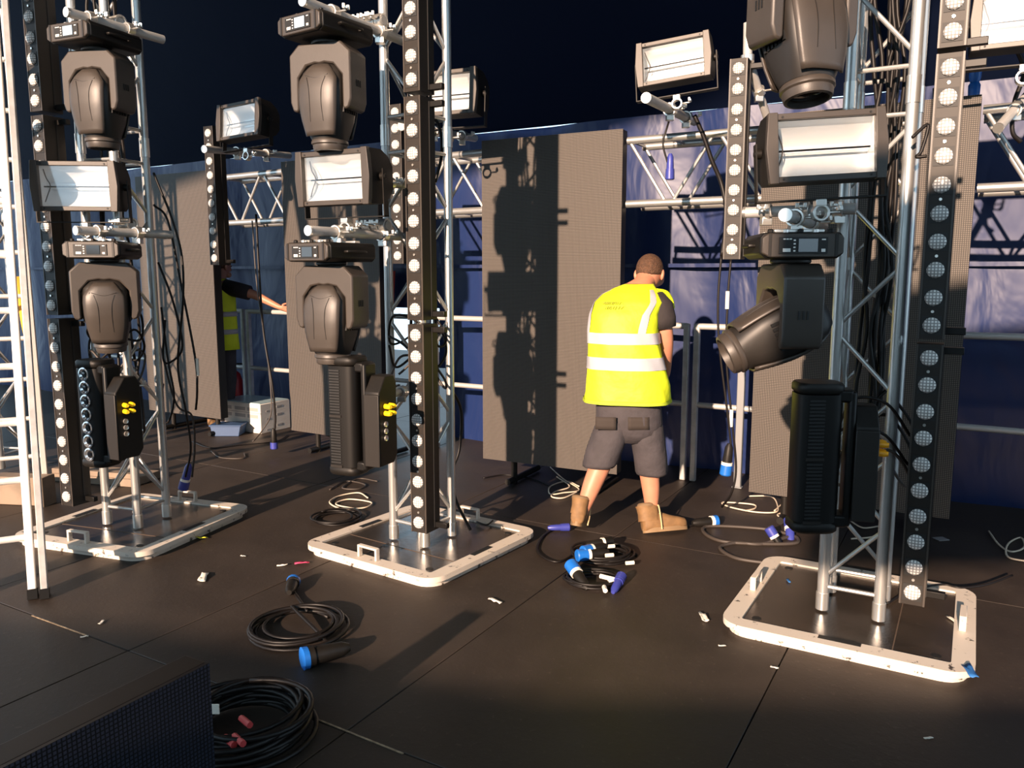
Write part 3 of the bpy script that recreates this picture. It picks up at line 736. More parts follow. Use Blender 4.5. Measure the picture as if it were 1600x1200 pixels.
mb = MB(); mb.path(smooth([(-.03, 0, .56), (-.1, -.02, .52), (-.105, -.03, .3), (-.10, -.03, .15)], 6), .012, 8); mb.build('hose', black, fe)
tag(fe, 'red fire extinguisher standing behind the white carton', 'extinguisher')
# red cloth hanging beside the open flap of the tarp
pb = TB + e1 * (GAP[0] + .02) - e2 * .13; mb = MB()
mb.grid([[pb + e1 * (.20 * a / 10) * (1 - .25 * b / 8) + e2 * .02 * math.sin(a * 1.3) + Z * (1.62 - .62 * b / 8) for a in range(11)] for b in range(9)])
o = mb.build('hanging_cloth', redc, solid=.004, ang=180); tag(o, 'red cloth hanging by the bright tarp gap behind the middle tower', 'cloth')
# round low stool by the middle bar light
p = fl(522, 700); stl = empty('round_stand', (p.x, p.y + .1, 0)); mb = MB(); mb.lathe([(.09, .10), (.10, .11), (.10, .125), (.0001, .128)], n=24); mb.build('top', blackm, stl)
mb = MB(); mb.lathe([(.085, .0), (.09, .006), (.07, .012)], n=24); mb.build('base', zinc, stl)
for k in range(3): a = R(120 * k); rod('leg', (.07 * math.cos(a), .07 * math.sin(a), .006), (.07 * math.cos(a), .07 * math.sin(a), .11), .006, zinc, stl, 8)
tag(stl, 'low round metal stand on the floor left of the middle bar light', 'stand')
# foreground LED tile
TP = fl(325, 1035, .5); fg = empty('led_tile', (TP.x, TP.y, 0), R(-120))
mb = MB(); mb.box((.5, .0, .25), (1.0, .012, .50)); mb.build('led_face', ledf, fg, smooth=False)
mb = MB(); mb.box((.5, -.052, .25), (1.0, .09, .498)); mb.build('casing', black, fg, bevel=.004)
tag(fg, 'dark LED screen tile standing in the bottom left foreground', 'screen')
for c in [o for o in bpy.data.objects if o.parent == fg]: pass
# yellow block, debris
def crumple(name, px, py, label, m, s=.03, cat='litter', z=0):
    p = fl(px, py, z); mb = MB(); pts = []
    n = 6; rows = []
    for i in range(5):
        rows.append([V(((i - 2) * s * .9, (k - 2) * s * .35, .004 + random.random() * s * .45)) for k in range(4)])
    mb.grid(rows); o = mb.build(name, m, solid=.002, ang=180); o.location = p; o.rotation_euler = (0, 0, random.uniform(0, 3)); tag(o, label, cat); return o
crumple('paper_scrap', 316, 904, 'white curled tape scrap in front of the left base', tape, .035)
crumple('paper_scrap', 472, 881, 'pink paper scrap lying left of the middle base', pinkp, .022)
crumple('paper_scrap', 441, 884, 'pale scrap beside the pink paper', tape, .016)
crumple('paper_scrap', 213, 868, 'red scrap at the front corner of the left base', mat('red_scrap', (.8, .05, .04), .6), .018)
crumple('paper_scrap', 314, 842, 'yellow green scrap beside the left base', yelp, .022)
crumple('paper_scrap', 773, 941, 'white scrap on the open floor in front of the middle base', tape, .022)
crumple('paper_scrap', 1098, 967, 'white torn tape at the left corner of the right base', tape, .026)
crumple('paper_scrap', 158, 974, 'tiny cream scrap on the floor below the ladder feet', tape, .012)
crumple('paper_scrap', 1487, 970, 'cream scrap lying on the right base plate', tape, .018, z=.05)
crumple('plastic_tie', 1513, 1052, 'blue plastic tie on the front corner of the right base', mat('blue_tie', (.03, .15, .42), .5), .03, z=.062)
crumple('plastic_tie', 1231, 909, 'small blue plastic bit on the right base plate', mat('blue_tie', (.03, .15, .42), .5), .012, z=.05)
for px, py, l in ((132, 996, 'at the end of the floor seam by the ladder'), (155, 1110, 'beside the foreground LED tile'), (1128, 1010, 'on the dark floor left of the right base front'), (1450, 1155, 'near the bottom right of the floor'), (380, 870, 'on the sunlit floor between the left and middle bases'), (430, 1095, 'above the foreground cable pile'), (1210, 1045, 'on the seam below the right base')):
    crumple('paper_scrap', px, py, f'tiny pale crumb {l}', tape, .009)
mb = MB(); mb.box((0, 0, .004), (.07, .06, .004)); o = mb.build('card_square', greys); p = fl(1470, 843); o.location = (p.x, p.y, 0); o.rotation_euler = (0, 0, .2); tag(o, 'flat grey card square on the floor beyond the right base', 'litter')
mb = MB(); mb.box((0, 0, .03), (.085, .06, .05)); mb.box((0, 0, .058), (.06, .04, .01)); o = mb.build('yellow_block', mat('block_yellow', (.85, .60, .02), .5), bevel=.008); p = fl(173, 752); o.location = (p.x, p.y, 0); o.location.z = -.003; tag(o, 'small yellow plastic block on the floor behind the left tower', 'block')
# worn light strips at deck seams
for (a, b), l in ((((50, 962), (135, 993)), 'near the ladder feet'), (((490, 1122), (630, 1178)), 'at the bottom of the picture')):
    A, B = fl(*a), fl(*b); d = B - A; mb = MB(); mb.box((0, 0, .001), (d.length, .006, .003)); o = mb.build('seam_strip', mat('worn_ply_edge', (.42, .32, .2), .8, col2=(.2, .14, .09), nscale=30), floor); o.location = (A + B) / 2; o.rotation_euler = (0, 0, math.atan2(d.y, d.x))

# ================================================================== CABLES
def cable(pts, label, r=.007, m=cabm, raw=False, grp=None, name='cable', k=8):
    mb = MB(); P = pts if raw else smooth(pts, k); o0 = V(P[0]); mb.path([V(p) - o0 for p in P], r, 6)
    o = mb.build(name, m, ang=180); o.location = o0; tag(o, label, 'cable', grp); return o
def plug(par, p, d, m=blue, s=1.0, m2=blackm, ring=tape, name='connector', bl=.05):
    mb = MB(); d = V(d).normalized(); q = V(p) - par.location
    mb.lathe([(.010 * s, -.09 * s), (.019 * s, -.07 * s), (.022 * s, -.02 * s), (.022 * s, 0)], q, d, 14, mi=1)
    mb.lathe([(.026 * s, 0), (.026 * s, .014 * s)], q, d, 14, mi=2); mb.lathe([(.027 * s, .014 * s), (.028 * s, (.014 + bl * .9) * s), (.024 * s, (.014 + bl) * s)], q, d, 14, mi=0)
    return mb.build(name, [m, m2, ring], par)
def coil(px, py, r, loops, label, cr=.008, m=cabm, ang=0, grp=None, sq=1.0, tail=None, h=.008):
    c = fl(px, py); P = []; n = 28; ph = random.random() * 6
    for i in range(loops * n + 8):
        t = 2 * math.pi * i / n; lay = i / n
        rr = r * (1 + .10 * math.sin(t * .37 + ph) + .05 * math.sin(lay * 2.7 + ph)); off = V((.03 * math.sin(lay * 1.9 + ph), .03 * math.cos(lay * 2.3), 0)) * (r / .2)
        P.append(c + off + V((rr * math.cos(t + ang), rr * sq * math.sin(t + ang), cr + h * .75 * lay)))
    if tail: P += smooth([P[-1]] + [fl(*q, cr) for q in tail], 6)[1:]
    return cable(P, label, cr, m, raw=True, grp=grp, name='cable_coil')
c = coil(465, 985, .185, 5, 'coiled black cable with blue plug in the left foreground', .009, ang=.6, tail=[(520, 1015), (490, 1025)]); plug(c, fl(490, 1025, .04), (-.75, -.45, 0), blue, 1.7, ring=blackm, bl=.015)
plug(c, fl(457, 912, .03), (-.1, .8, 0), blue, 1.3, ring=blackm, bl=.015); cable([fl(459, 925, .012), fl(468, 938, .01), fl(480, 955, .03)], 'short lead joining the upper plug to the foreground coil', .008)
c = coil(385, 1150, .20, 12, 'large pile of coiled black cables beside the foreground LED tile', .010, ang=.3, h=.011)
for (x, y, z) in ((377, 1122, .1), (352, 1152, .09), (366, 1150, .1)): 
    q = fl(x, y, z); mb = MB(); mb.tube(q - c.location, q - c.location + V((.05, -.06, .01)), .011, 8); mb.build('red_marker', mat('red_mark', (.5, .04, .04), .5), c)
mb = MB(); mb.box(fl(331, 1108, .13) - c.location, (.05, .004, .035)); mb.build('tape_flag', tape, c)
c = coil(942, 872, .150, 6, 'larger coil of black cable with blue plugs in front of the worker', .008, sq=.9, tail=[(905, 862), (870, 878), (840, 862), (848, 838), (868, 825)])
plug(c, fl(922, 866, .06), (-.8, -.25, 0), blue, 1.25); plug(c, fl(926, 858, .075), (-.75, -.5, 0), blue, 1.15); plug(c, fl(940, 848, .05), (.8, .3, 0), black, 1.1)
plug(c, fl(876, 824, .025), (1, .1, 0), ind, .9, m2=ind, ring=ind)
for (x, y, z) in ((946, 868, .06), (948, 854, .07), (978, 880, .03)): mb = MB(); q = fl(x, y, z) - c.location; mb.tube(q, q + V((.045, .01, 0)), .011, 8); mb.build('tape_marker', tape, c)
c = coil(924, 910, .125, 4, 'smaller coil of black cable with blue and indigo plugs in front of the worker', .008, sq=.8)
plug(c, fl(902, 897, .05), (-.3, .6, .3), blue, 1.3); plug(c, fl(966, 910, .03), (.35, .75, .2), ind, 1.0, m2=ind, ring=ind)
for (x, y, z, d) in ((938, 900, .035, (.07, -.05, 0)), (944, 917, .03, (.0, -.05, 0)), (951, 909, .03, (.03, .01, 0))): mb = MB(); q = fl(x, y, z) - c.location; mb.tube(q, q + V(d), .012, 8); mb.build('tape_marker', tape, c)
coil(525, 812, .14, 3, 'small black cable coil left of the middle base', .007, ang=1)
c = cable([fl(x, y, .008) for x, y in ((1040, 818), (1075, 822), (1100, 816))], 'short lead with black and blue plug behind the boot', .007); plug(c, fl(1110, 815, .03), (1, .25, 0), blue, 1.4, ring=tape, bl=.02)
c = cable([fl(x, y, .009) for x, y in ((1235, 835), (1190, 826), (1110, 822), (1100, 832), (1130, 846), (1200, 850), (1245, 848), (1238, 838), (1190, 850), (1150, 848), (1125, 856), (1150, 872), (1200, 880), (1222, 884))], 'brown black cable looped on the floor left of the right base', .011, greyc)
plug(c, fl(1234, 828, .04), (.1, .5, .5), ind, 1.2, m2=ind); plug(c, fl(1211, 840, .03), (-.3, .2, .5), ind, 1.1, m2=black)
for pts, l in ((((1170, 775), (1205, 776), (1215, 790), (1212, 800), (1180, 800), (1140, 792), (1130, 785), (1175, 788), (1180, 794), (1165, 798)), 'thin white cable trailing under the right screen'),
               (((1210, 798), (1225, 786), (1245, 782), (1240, 796), (1215, 804), (1230, 812), (1245, 815)), 'white cable knot beside the right bar light'),
               (((860, 730), (880, 748), (905, 765), (880, 770), (860, 772), (860, 760), (885, 752), (905, 760)), 'white cable tangle at the foot of the middle screen'),
               (((870, 745), (890, 760), (868, 768), (862, 776), (880, 778), (903, 768)), 'thin white cable loop behind the worker boot'),
               (((1545, 830), (1560, 850), (1580, 862), (1600, 855), (1595, 840), (1575, 850), (1575, 870), (1610, 878)), 'white cable loops at the right edge of the floor'),
               (((575, 778), (560, 770), (530, 775), (515, 785), (535, 795), (570, 793), (580, 785), (545, 780), (525, 788), (560, 796)), 'cream cable tangle left of the middle tower foot'),
               (((1330, 815), (1350, 825), (1380, 822), (1365, 838), (1330, 842)), 'thin white cable behind the right tower foot')):
    cable([fl(x, y, .008 + .004 * (i % 2)) for i, (x, y) in enumerate(pts)], l, .0055, whc)
for pts, l, m in ((((755, 747), (790, 742), (830, 748), (862, 760)), 'black cable running under the middle screen', cabm), (((515, 765), (540, 752), (570, 757), (560, 764), (535, 762), (560, 748), (590, 752)), 'thin dark cable loops behind the middle bar light', greyc),
                  (((300, 690), (330, 700), (380, 695), (430, 690), (450, 680)), 'dark cable trailing along the floor to the white carton', cabm), (((330, 705), (345, 715), (380, 716), (382, 708)), 'grey cable end curled on the sunlit floor', greyc),
                  (((745, 830), (760, 835), (770, 828)), 'short black cable end on the middle base', cabm), (((1385, 960), (1420, 940), (1470, 930), (1500, 935), (1540, 930), (1580, 915)), 'black cable leaving the right base towards the right edge', cabm)):
    o = cable([fl(x, y, .008) for x, y in pts], l, .006, m)
    if 'base' in l: o.location.z += .06 if 'end on' in l else .055
# hanging cables
def hang(pts, label, r=.007, m=cabm): return cable([at(*p) for p in pts], label, r, m)
c = hang([(1127, 400, 5.0), (1122, 470, 5.0), (1124, 540, 5.0), (1136, 640, 5.0), (1142, 700, 5.0), (1136, 715, 5.0)], 'black cable hanging below the batten with a big blue plug', .008); plug(c, at(1136, 722, 5.0), (-.1, 0, -1), blue, 1.35)
c = hang([(1142, 405, 5.02), (1137, 470, 5.02), (1135, 560, 5.02), (1143, 650, 5.02), (1150, 730, 5.03), (1143, 770, 5.05), (1128, 792, 5.15)], 'black cable with white tags hanging down to the floor by the right screen', .008)
for (x, y) in ((1137, 455), (1143, 640)): q = at(x, y, 5.01) - c.location; mb = MB(); mb.tube(q, q - Z * .11, .012, 8); mb.build('tag', tape, c)
c = hang([(400, 335, 7.1), (405, 430, 7.0), (412, 520, 7.0), (425, 600, 6.9), (430, 650, 6.9), (428, 680, 6.9)], 'black cable bundle with blue plug hanging in the gap between left screens', .010); plug(c, at(428, 688, 6.9), (0, 0, -1), ind, 1.2, ring=black)
hang([(394, 345, 7.1), (402, 450, 7.0), (418, 560, 7.0), (424, 640, 6.9), (410, 672, 6.9), (395, 690, 6.8)], 'thin brown cable beside the hanging bundle between left screens', .006, greyc)
for i, (pts, l) in enumerate((([(240, 270, 4.95), (250, 295, 4.95), (268, 340, 4.95), (284, 400, 4.95), (286, 470, 4.95), (278, 570, 5.0), (290, 640, 5.0), (298, 700, 5.05), (290, 745, 5.1)], 'black cable looping out right of the left tower'),
    ([(240, 320, 5.0), (262, 345, 5.0), (282, 440, 5.0), (305, 560, 5.0), (308, 610, 5.0), (306, 640, 5.05)], 'black cable with white joint hanging right of the left tower'),
    ([(247, 410, 5.0), (270, 470, 5.0), (285, 540, 5.0), (268, 565, 5.0), (255, 560, 5.0), (258, 500, 5.0)], 'black cable loop at the middle of the left tower'),
    ([(252, 480, 5.0), (262, 560, 5.0), (272, 620, 5.0), (262, 660, 5.05), (250, 640, 5.05), (255, 600, 5.0)], 'slack black cable low on the left tower'),
    ([(250, 540, 5.0), (275, 630, 5.05), (300, 650, 5.1), (304, 700, 5.15), (300, 745, 5.2)], 'brown cable dropping to the floor right of the left tower'))):
    c = hang(pts, l, .007, greyc if i == 4 else cabm)
    if i == 4: plug(c, at(290, 748, 5.15), (-.3, 0, -1), ind, 1.2, m2=ind, ring=tape)
    if i == 1: q = at(308, 560, 5.0) - c.location; mb = MB(); mb.tube(q, q - Z * .11, .010, 8); mb.build('tag', tape, c)
rr = random.Random(3)
def bundle(tp, z0, z1, n, nm, dx=0, dy=0):
    for i in range(n):
        x, y = rr.uniform(-.07, .07) + dx, rr.uniform(-.05, .07) + dy; P = []
        zz = z1
        while zz > z0: P.append(V((tp.x + x + rr.uniform(-.03, .03), tp.y + y + rr.uniform(-.03, .03), zz))); zz -= .28
        cable(P, f'black cables running down inside the {nm} truss tower', .009, cabm, grp=f'cables inside the {nm} truss tower', k=5)
bundle(TC, .5, 3.3, 9, 'right'); bundle(TA, .5, 3.4, 6, 'left'); bundle(TBW, .4, 3.0, 5, 'middle')
for i, (tp, s, nm, hs) in enumerate(((TA, .55, 'left', 1.05), (TBW, .5, 'middle', 1.05), (TC, .6, 'right', .75))):
    for k in range(3):
        a = rr.uniform(0, 6); c0 = V((tp.x + .05, tp.y - .12, hs + .12 * k)); P = [c0 + V((.16 * math.cos(a + t * .9) - .05, .10 * math.sin(a + t * .9), .10 * math.sin(t * 1.7 + k))) for t in range(8)]
        cable(P, f'tangle of black leads around the bar light connections of the {nm} tower', .007, cabm if k else greyc, grp=f'lead tangle on the {nm} tower')
for pts, l in (([(1050, 175, 5.0), (1042, 200, 4.95), (1036, 225, 4.95), (1042, 250, 4.95), (1046, 262, 4.95)], 'short lead with indigo plug under the strobe above the worker'),):
    c = hang(pts, l, .006); plug(c, at(1047, 264, 4.95), (0, 0, -1), ind, 1.0, m2=ind, ring=ind)
hang([(1085, 180, 5.1), (1100, 215, 5.1), (1112, 250, 5.1), (1128, 290, 5.1), (1135, 340, 5.05), (1128, 400, 5.0)], 'thick black lead draped from the truss span behind the batten', .014)
hang([(1580, 60, 4.2), (1600, 110, 4.3), (1585, 160, 4.3), (1582, 205, 4.3), (1595, 222, 4.3)], 'black lead hanging at the right edge', .012)
hang([(1425, 215, 3.3), (1450, 195, 3.3), (1440, 235, 3.3), (1432, 245, 3.3), (1448, 244, 3.28)], 'short black lead between right tower and batten', .007)
hang([(630, 120, 4.6), (660, 165, 4.6), (685, 195, 4.6), (690, 240, 4.6), (680, 285, 4.6)], 'black lead draped right of the middle tower top', .009)
hang([(700, 600, 4.7), (720, 640, 4.8), (718, 700, 4.8), (706, 740, 4.75), (712, 780, 4.7), (735, 828, 4.6)], 'black cable running down the right leg of the middle tower', .009)

# ================================================================== PEOPLE
def body_mesh(name, J_, E_, parent, root='pelvis'):
    bm = bmesh.new(); lay = bm.verts.layers.skin.verify(); vs_ = {}
    for k, (p, r) in J_.items():
        v = bm.verts.new(p); v[lay].radius = (r, r) if not isinstance(r, tuple) else r; v[lay].use_root = (k == root); vs_[k] = v
    for a, b in E_: bm.edges.new((vs_[a], vs_[b]))
    me = bpy.data.meshes.new(name); bm.to_mesh(me); bm.free()
    o = bpy.data.objects.new(name, me); COL.objects.link(o)
    m = o.modifiers.new('skin', 'SKIN'); m.use_smooth_shade = True
    m = o.modifiers.new('sub', 'SUBSURF'); m.levels = 2; m.render_levels = 2
    dg = bpy.context.evaluated_depsgraph_get(); dg.update(); ev = o.evaluated_get(dg); nm = bpy.data.meshes.new_from_object(ev)
    nm.polygons.foreach_set('use_smooth', [True] * len(nm.polygons)); nm.materials.clear(); nm.materials.append(skin)
    o.modifiers.clear(); o.data = nm; o.parent = parent; return o
def fingers(J_, E_, wrist, palm, d, side, s=1.0, curl=.5):
    d = V(d).normalized(); side = V(side).normalized(); nrm = d.cross(side).normalized(); p = V(J_[palm][0])
    for k, (off, L) in enumerate(((-.030, .072), (-.010, .082), (.010, .078), (.028, .062))):
        a = p + side * off * s + d * .035 * s; b = a + (d + nrm * curl * .4).normalized() * L * .5 * s; c = b + (d + nrm * curl * 1.6).normalized() * L * .5 * s
        J_[f'{palm}f{k}a'] = (a, .0105 * s); J_[f'{palm}f{k}b'] = (b, .009 * s); J_[f'{palm}f{k}c'] = (c, .0075 * s)
        E_ += [(palm, f'{palm}f{k}a'), (f'{palm}f{k}a', f'{palm}f{k}b'), (f'{palm}f{k}b', f'{palm}f{k}c')]
    a = p - side * .045 * s + d * .0 ; b = a - side * .02 * s + d * .045 * s + nrm * .015
    J_[f'{palm}ta'] = (a, .013 * s); J_[f'{palm}tb'] = (b, .010 * s); E_ += [(palm, f'{palm}ta'), (f'{palm}ta', f'{palm}tb')]
def limb_sleeve(name, pts, rads, m, parent, n=18, cap=True):
    mb = MB(); P = [V(p) for p in pts]; rings = []
    for i, p in enumerate(P):
        t = (P[min(i + 1, len(P) - 1)] - P[max(i - 1, 0)]).normalized(); ex = (X_ - t * X_.dot(t)).normalized(); ey = t.cross(ex); r = rads[i]; r = r if isinstance(r, tuple) else (r, r)
        rings.append(sup(p, ex, ey, r[0], r[1], n, 2.2))
    mb.loft(rings, cap=cap); return mb.build(name, m, parent, ang=180)

man = empty('person', (.70, 4.85, 0))
def mp(x, y, Y): return at(x, y, Y) - V((.70, 4.85, 0))
JJ = {'pelvis': (mp(983, 640, 4.86), .13), 'waist': (mp(980, 585, 4.86), .125), 'chest': (mp(984, 515, 4.90), .14), 'upper': (mp(992, 470, 4.95), .11), 'neck': (mp(1003, 448, 5.01), .066), 'neck2': (mp(1009, 438, 5.06), .062),
      'skull': (mp(1014, 428, 5.10), .080), 'crown': (mp(1015, 420, 5.13), .086), 'face': (mp(1026, 436, 5.18), .066), 'nose': (mp(1033, 437, 5.245), .018),
      'shL': (mp(954, 474, 4.98), .068), 'elL': (mp(940, 530, 5.12), .05), 'wrL': (mp(975, 575, 5.22), .032), 'haL': (mp(990, 580, 5.26), (.036, .022)),
      'shR': (mp(1028, 476, 4.90), .072), 'elR': (mp(1040, 524, 4.88), .054), 'foR': (mp(1040, 548, 4.91), .050), 'wrR': (mp(1040, 583, 5.02), .033), 'haR': (mp(1036, 596, 5.06), (.036, .022)),
      'hiL': (mp(962, 662, 4.86), .105), 'knL': (mp(938, 728, 4.82), .070), 'caL': (mp(926, 755, 4.79), .066), 'cb': (mp(917, 780, 4.77), .052), 'anL': (mp(908, 802, 4.76), .042), 'ftL': (mp(905, 818, 4.82), .04),
      'hiR': (mp(1006, 662, 4.86), .105), 'knR': (mp(1014, 735, 4.88), .068), 'caR': (mp(1017, 762, 4.87), .062), 'cr2': (mp(1018, 782, 4.86), .050), 'anR': (mp(1018, 802, 4.86), .042), 'ftR': (mp(1040, 818, 4.83), .04)}
EE = [('pelvis', 'waist'), ('waist', 'chest'), ('chest', 'upper'), ('upper', 'neck'), ('neck', 'neck2'), ('neck2', 'skull'), ('skull', 'crown'), ('skull', 'face'), ('face', 'nose'), ('upper', 'shL'), ('shL', 'elL'), ('elL', 'wrL'), ('wrL', 'haL'),
      ('upper', 'shR'), ('shR', 'elR'), ('elR', 'foR'), ('foR', 'wrR'), ('wrR', 'haR'), ('pelvis', 'hiL'), ('hiL', 'knL'), ('knL', 'caL'), ('caL', 'cb'), ('cb', 'anL'), ('anL', 'ftL'), ('pelvis', 'hiR'), ('hiR', 'knR'), ('knR', 'caR'), ('caR', 'cr2'), ('cr2', 'anR'), ('anR', 'ftR')]
fingers(JJ, EE, 'wrR', 'haR', (-.35, .6, -.6), (1, .3, -.2)); fingers(JJ, EE, 'wrL', 'haL', (.8, .4, -.3), (-.2, .3, -.9))
body = body_mesh('body', JJ, EE, man)
# head: back of skull, ears
def ellip(mb, c, r, M=None, n=16, m_=10, mi=0, z0=-1, z1=1):
    rings = []
    for k in range(m_ + 1):
        a = math.asin(max(-1, min(1, z0))) + (math.asin(z1) - math.asin(z0)) * k / m_; cz, rz_ = math.sin(a), max(math.cos(a), .001)
        ring = []
        for j in range(n):
            t = 2 * math.pi * j / n; q = V((r[0] * rz_ * math.cos(t), r[1] * rz_ * math.sin(t), r[2] * cz)); ring.append(V(c) + (M @ q if M else q))
        rings.append(ring)
    mb.loft(rings, mi=mi)
hc = mp(1015, 427, 5.11); HM = Matrix.Rotation(R(-22), 3, 'Z') @ Matrix.Rotation(R(-24), 3, 'X')
def head_extra(parent, hc, HM, bodyo, hair_mat):
    bm = bmesh.new(); bm.from_mesh(bodyo.data)
    mb = MB(); ellip(mb, hc, (.078, .100, .108), HM, 20, 14)
    for s in (-1, 1):
        ellip(mb, hc + HM @ V((s * .082, -.002, -.012)), (.014, .026, .036), HM @ Matrix.Rotation(R(s * 18), 3, 'Z'), 10, 8)
    ellip(mb, hc + HM @ V((0, .098, -.025)), (.014, .022, .026), HM, 8, 6); ellip(mb, hc + HM @ V((0, .078, -.085)), (.045, .035, .03), HM, 10, 6)
    me = bpy.data.meshes.new('x'); me.from_pydata(mb.v, [], mb.f); bm.from_mesh(me); bm.normal_update(); bmesh.ops.recalc_face_normals(bm, faces=bm.faces); bm.to_mesh(bodyo.data); bm.free()
    bodyo.data.polygons.foreach_set('use_smooth', [True] * len(bodyo.data.polygons)); bodyo.data.polygons.foreach_set('material_index', [0] * len(bodyo.data.polygons))
    mb = MB(); ellip(mb, hc + HM @ V((0, -.008, .020)), (.086, .105, .102), HM @ Matrix.Rotation(R(26), 3, 'X'), 24, 12, z0=-.25, z1=1); mb.build('hair', hair_mat, parent, ang=180)
    for s in (-1, 1):
        mb = MB(); ellip(mb, hc + HM @ V((s * .032, .090, .008)), (.012, .010, .009), HM, 10, 6); mb.build('eye', hole, parent)
    mb = MB(); mb.box(hc + HM @ V((0, .098, -.062)), (.045, .008, .008), HM); mb.build('mouth', mat('lips', (.45, .16, .12), .5), parent)
head_extra(man, hc, HM, body, hairm)
# vest: parametric surface S(theta, t)
VR = [  # px x, px y, Y, half width, half depth, squareness
    (979, 627, 4.86, .262, .175, 2.5), (980, 600, 4.86, .250, .168, 2.5), (978, 570, 4.86, .228, .162, 2.5), (975, 540, 4.87, .215, .160, 2.5), (974, 515, 4.89, .208, .160, 2.6), (976, 490, 4.91, .206, .158, 2.7),
    (983, 472, 4.93, .210, .148, 2.8), (987, 459, 4.95, .172, .125, 2.6), (993, 450, 4.97, .122, .105, 2.3), (999, 444, 5.0, .085, .085, 2.0)]
YAW = R(-12); vx, vy = V((math.cos(YAW), math.sin(YAW), 0)), V((-math.sin(YAW), math.cos(YAW), 0))
def vest_at(th, t, off=0):
    t = max(0, min(.9999, t)) * (len(VR) - 1); i = int(t); k = t - i; A, B = VR[i], VR[i + 1]
    c = mp(*A[:3]).lerp(mp(*B[:3]), k); hw, hd, e = (A[j] + (B[j] - A[j]) * k for j in (3, 4, 5)); cx, cy = math.cos(th), math.sin(th)
    wr = 1 + .018 * math.sin(th * 5 + t * 1.1) * (1 - t / 10) + .012 * math.sin(th * 9 + t * 2.1)
    tilt = -.16 if i > 5 else 0
    return c + vx * (hw * wr + off) * math.copysign(abs(cx) ** (2 / e), cx) + vy * (hd * wr + off) * math.copysign(abs(cy) ** (2 / e), cy)
mb = MB(); N = 56; T = 36
mb.loft([[vest_at(2 * math.pi * k / N, j / T) for k in range(N)] for j in range(T + 1)], cap=False); vest = mb.build('vest', yel, man, ang=180, solid=.006)
def vest_patch(name, th0, th1, t0, t1, m, off=.009, n=40, k=5, slope=0):
    mb = MB(); mb.grid([[vest_at(th0 + (th1 - th0) * a / n + slope * (b / k), t0 + (t1 - t0) * b / k, off) for a in range(n + 1)] for b in range(k + 1)]); return mb.build(name, m, vest, ang=180)
vest_patch('reflective_band', 0, 2 * math.pi, .205, .275, refl, n=72); vest_patch('reflective_band', 0, 2 * math.pi, .355, .43, refl, n=72)
for th in (R(-62), R(-160)): vest_patch('reflective_strap', th - .13, th + .13, .43, .86, refl, n=8, k=14, slope=.30 if th > R(-90) else -.10)
vest_patch('hem', 0, 2 * math.pi, .0, .02, mat('vest_hem', (.35, .45, .02), .7), n=72)
def mark(row, n, t0, th0, th1):
    mb = MB(); r2 = random.Random(row)
    for k in range(n):
        a = th0 + (th1 - th0) * k / n; d = (th1 - th0) / n * .62
        for s_ in range(2):
            q0, q1 = (a + d * r2.random() * .5, t0 + .006 * r2.random()), (a + d * (.1 + .9 * r2.random()), t0 + .030)
            P0, P1 = vest_at(q0[0], q0[1] + .012 * s_, .010), vest_at(q1[0], q1[1] - .010 * s_, .010); mb.tube(P0, P1, .0036, 5)
    mb.build('faded_lettering', vest_ink, vest)
mark(1, 11, .650, R(-124), R(-94)); mark(2, 8, .604, R(-116), R(-90))
# right shoulder flap of the vest and tee sleeves
limb_sleeve('tee_sleeve', [mp(1020, 468, 4.92), mp(1029, 482, 4.89), mp(1035, 500, 4.88), mp(1037, 512, 4.88)], [.075, .090, .083, .076], tee, man)
limb_sleeve('tee_sleeve', [mp(955, 474, 5.0), mp(948, 495, 5.04), mp(942, 512, 5.08)], [.072, .070, .066], tee, man)
mb = MB(); mb.grid([[mp(1022 + 22 * a / 6, 452 + 6 * a / 6 + (34 + 8 * math.sin(a)) * b / 5, 4.93 + .10 * a / 6 + .02 * math.sin(b)) for a in range(7)] for b in range(6)]); 
mb2 = MB(); mb2.path(smooth([mp(1026, 455, 4.95), mp(1040, 458, 5.0), mp(1048, 470, 5.03), mp(1050, 482, 5.04)], 5), .018, 8); mb2.build('vest_flap', yel, vest)
# shorts
sh = MB()
def rings(pts, n=22): 
    out = []
    for x, y, Y, a, b in pts: out.append([p for p in sup(mp(x, y, Y), vx, vy, a, b, n, 2.4)])
    return out
sh.loft(rings([(981, 612, 4.87, .185, .140), (982, 635, 4.87, .200, .152), (983, 658, 4.87, .205, .150), (984, 674, 4.87, .190, .135), (984, 688, 4.87, .10, .10)]))
sh.loft(rings([(961, 655, 4.87, .108, .135), (953, 680, 4.86, .116, .130), (945, 700, 4.845, .114, .125), (938, 722, 4.83, .108, .118), (936, 727, 4.83, .100, .11)]))
sh.loft(rings([(1008, 655, 4.87, .104, .135), (1012, 685, 4.87, .106, .128), (1016, 712, 4.875, .104, .122), (1018, 735, 4.88, .102, .116), (1018, 739, 4.88, .095, .11)]))
sho = sh.build('shorts', navy, man, ang=180)
for cx, s in ((950, -1), (1000, 1)):
    mb = MB(); mb.grid([[mp(cx - 16 + 32 * a / 6, 645 + 19 * b / 3, 4.87) - vy * ((.160 - .022 * (abs(cx + (a - 3) * 5.3 - 983) / 50) ** 3)) for a in range(7)] for b in range(4)]); mb.build('back_pocket', pock, sho, solid=.004)
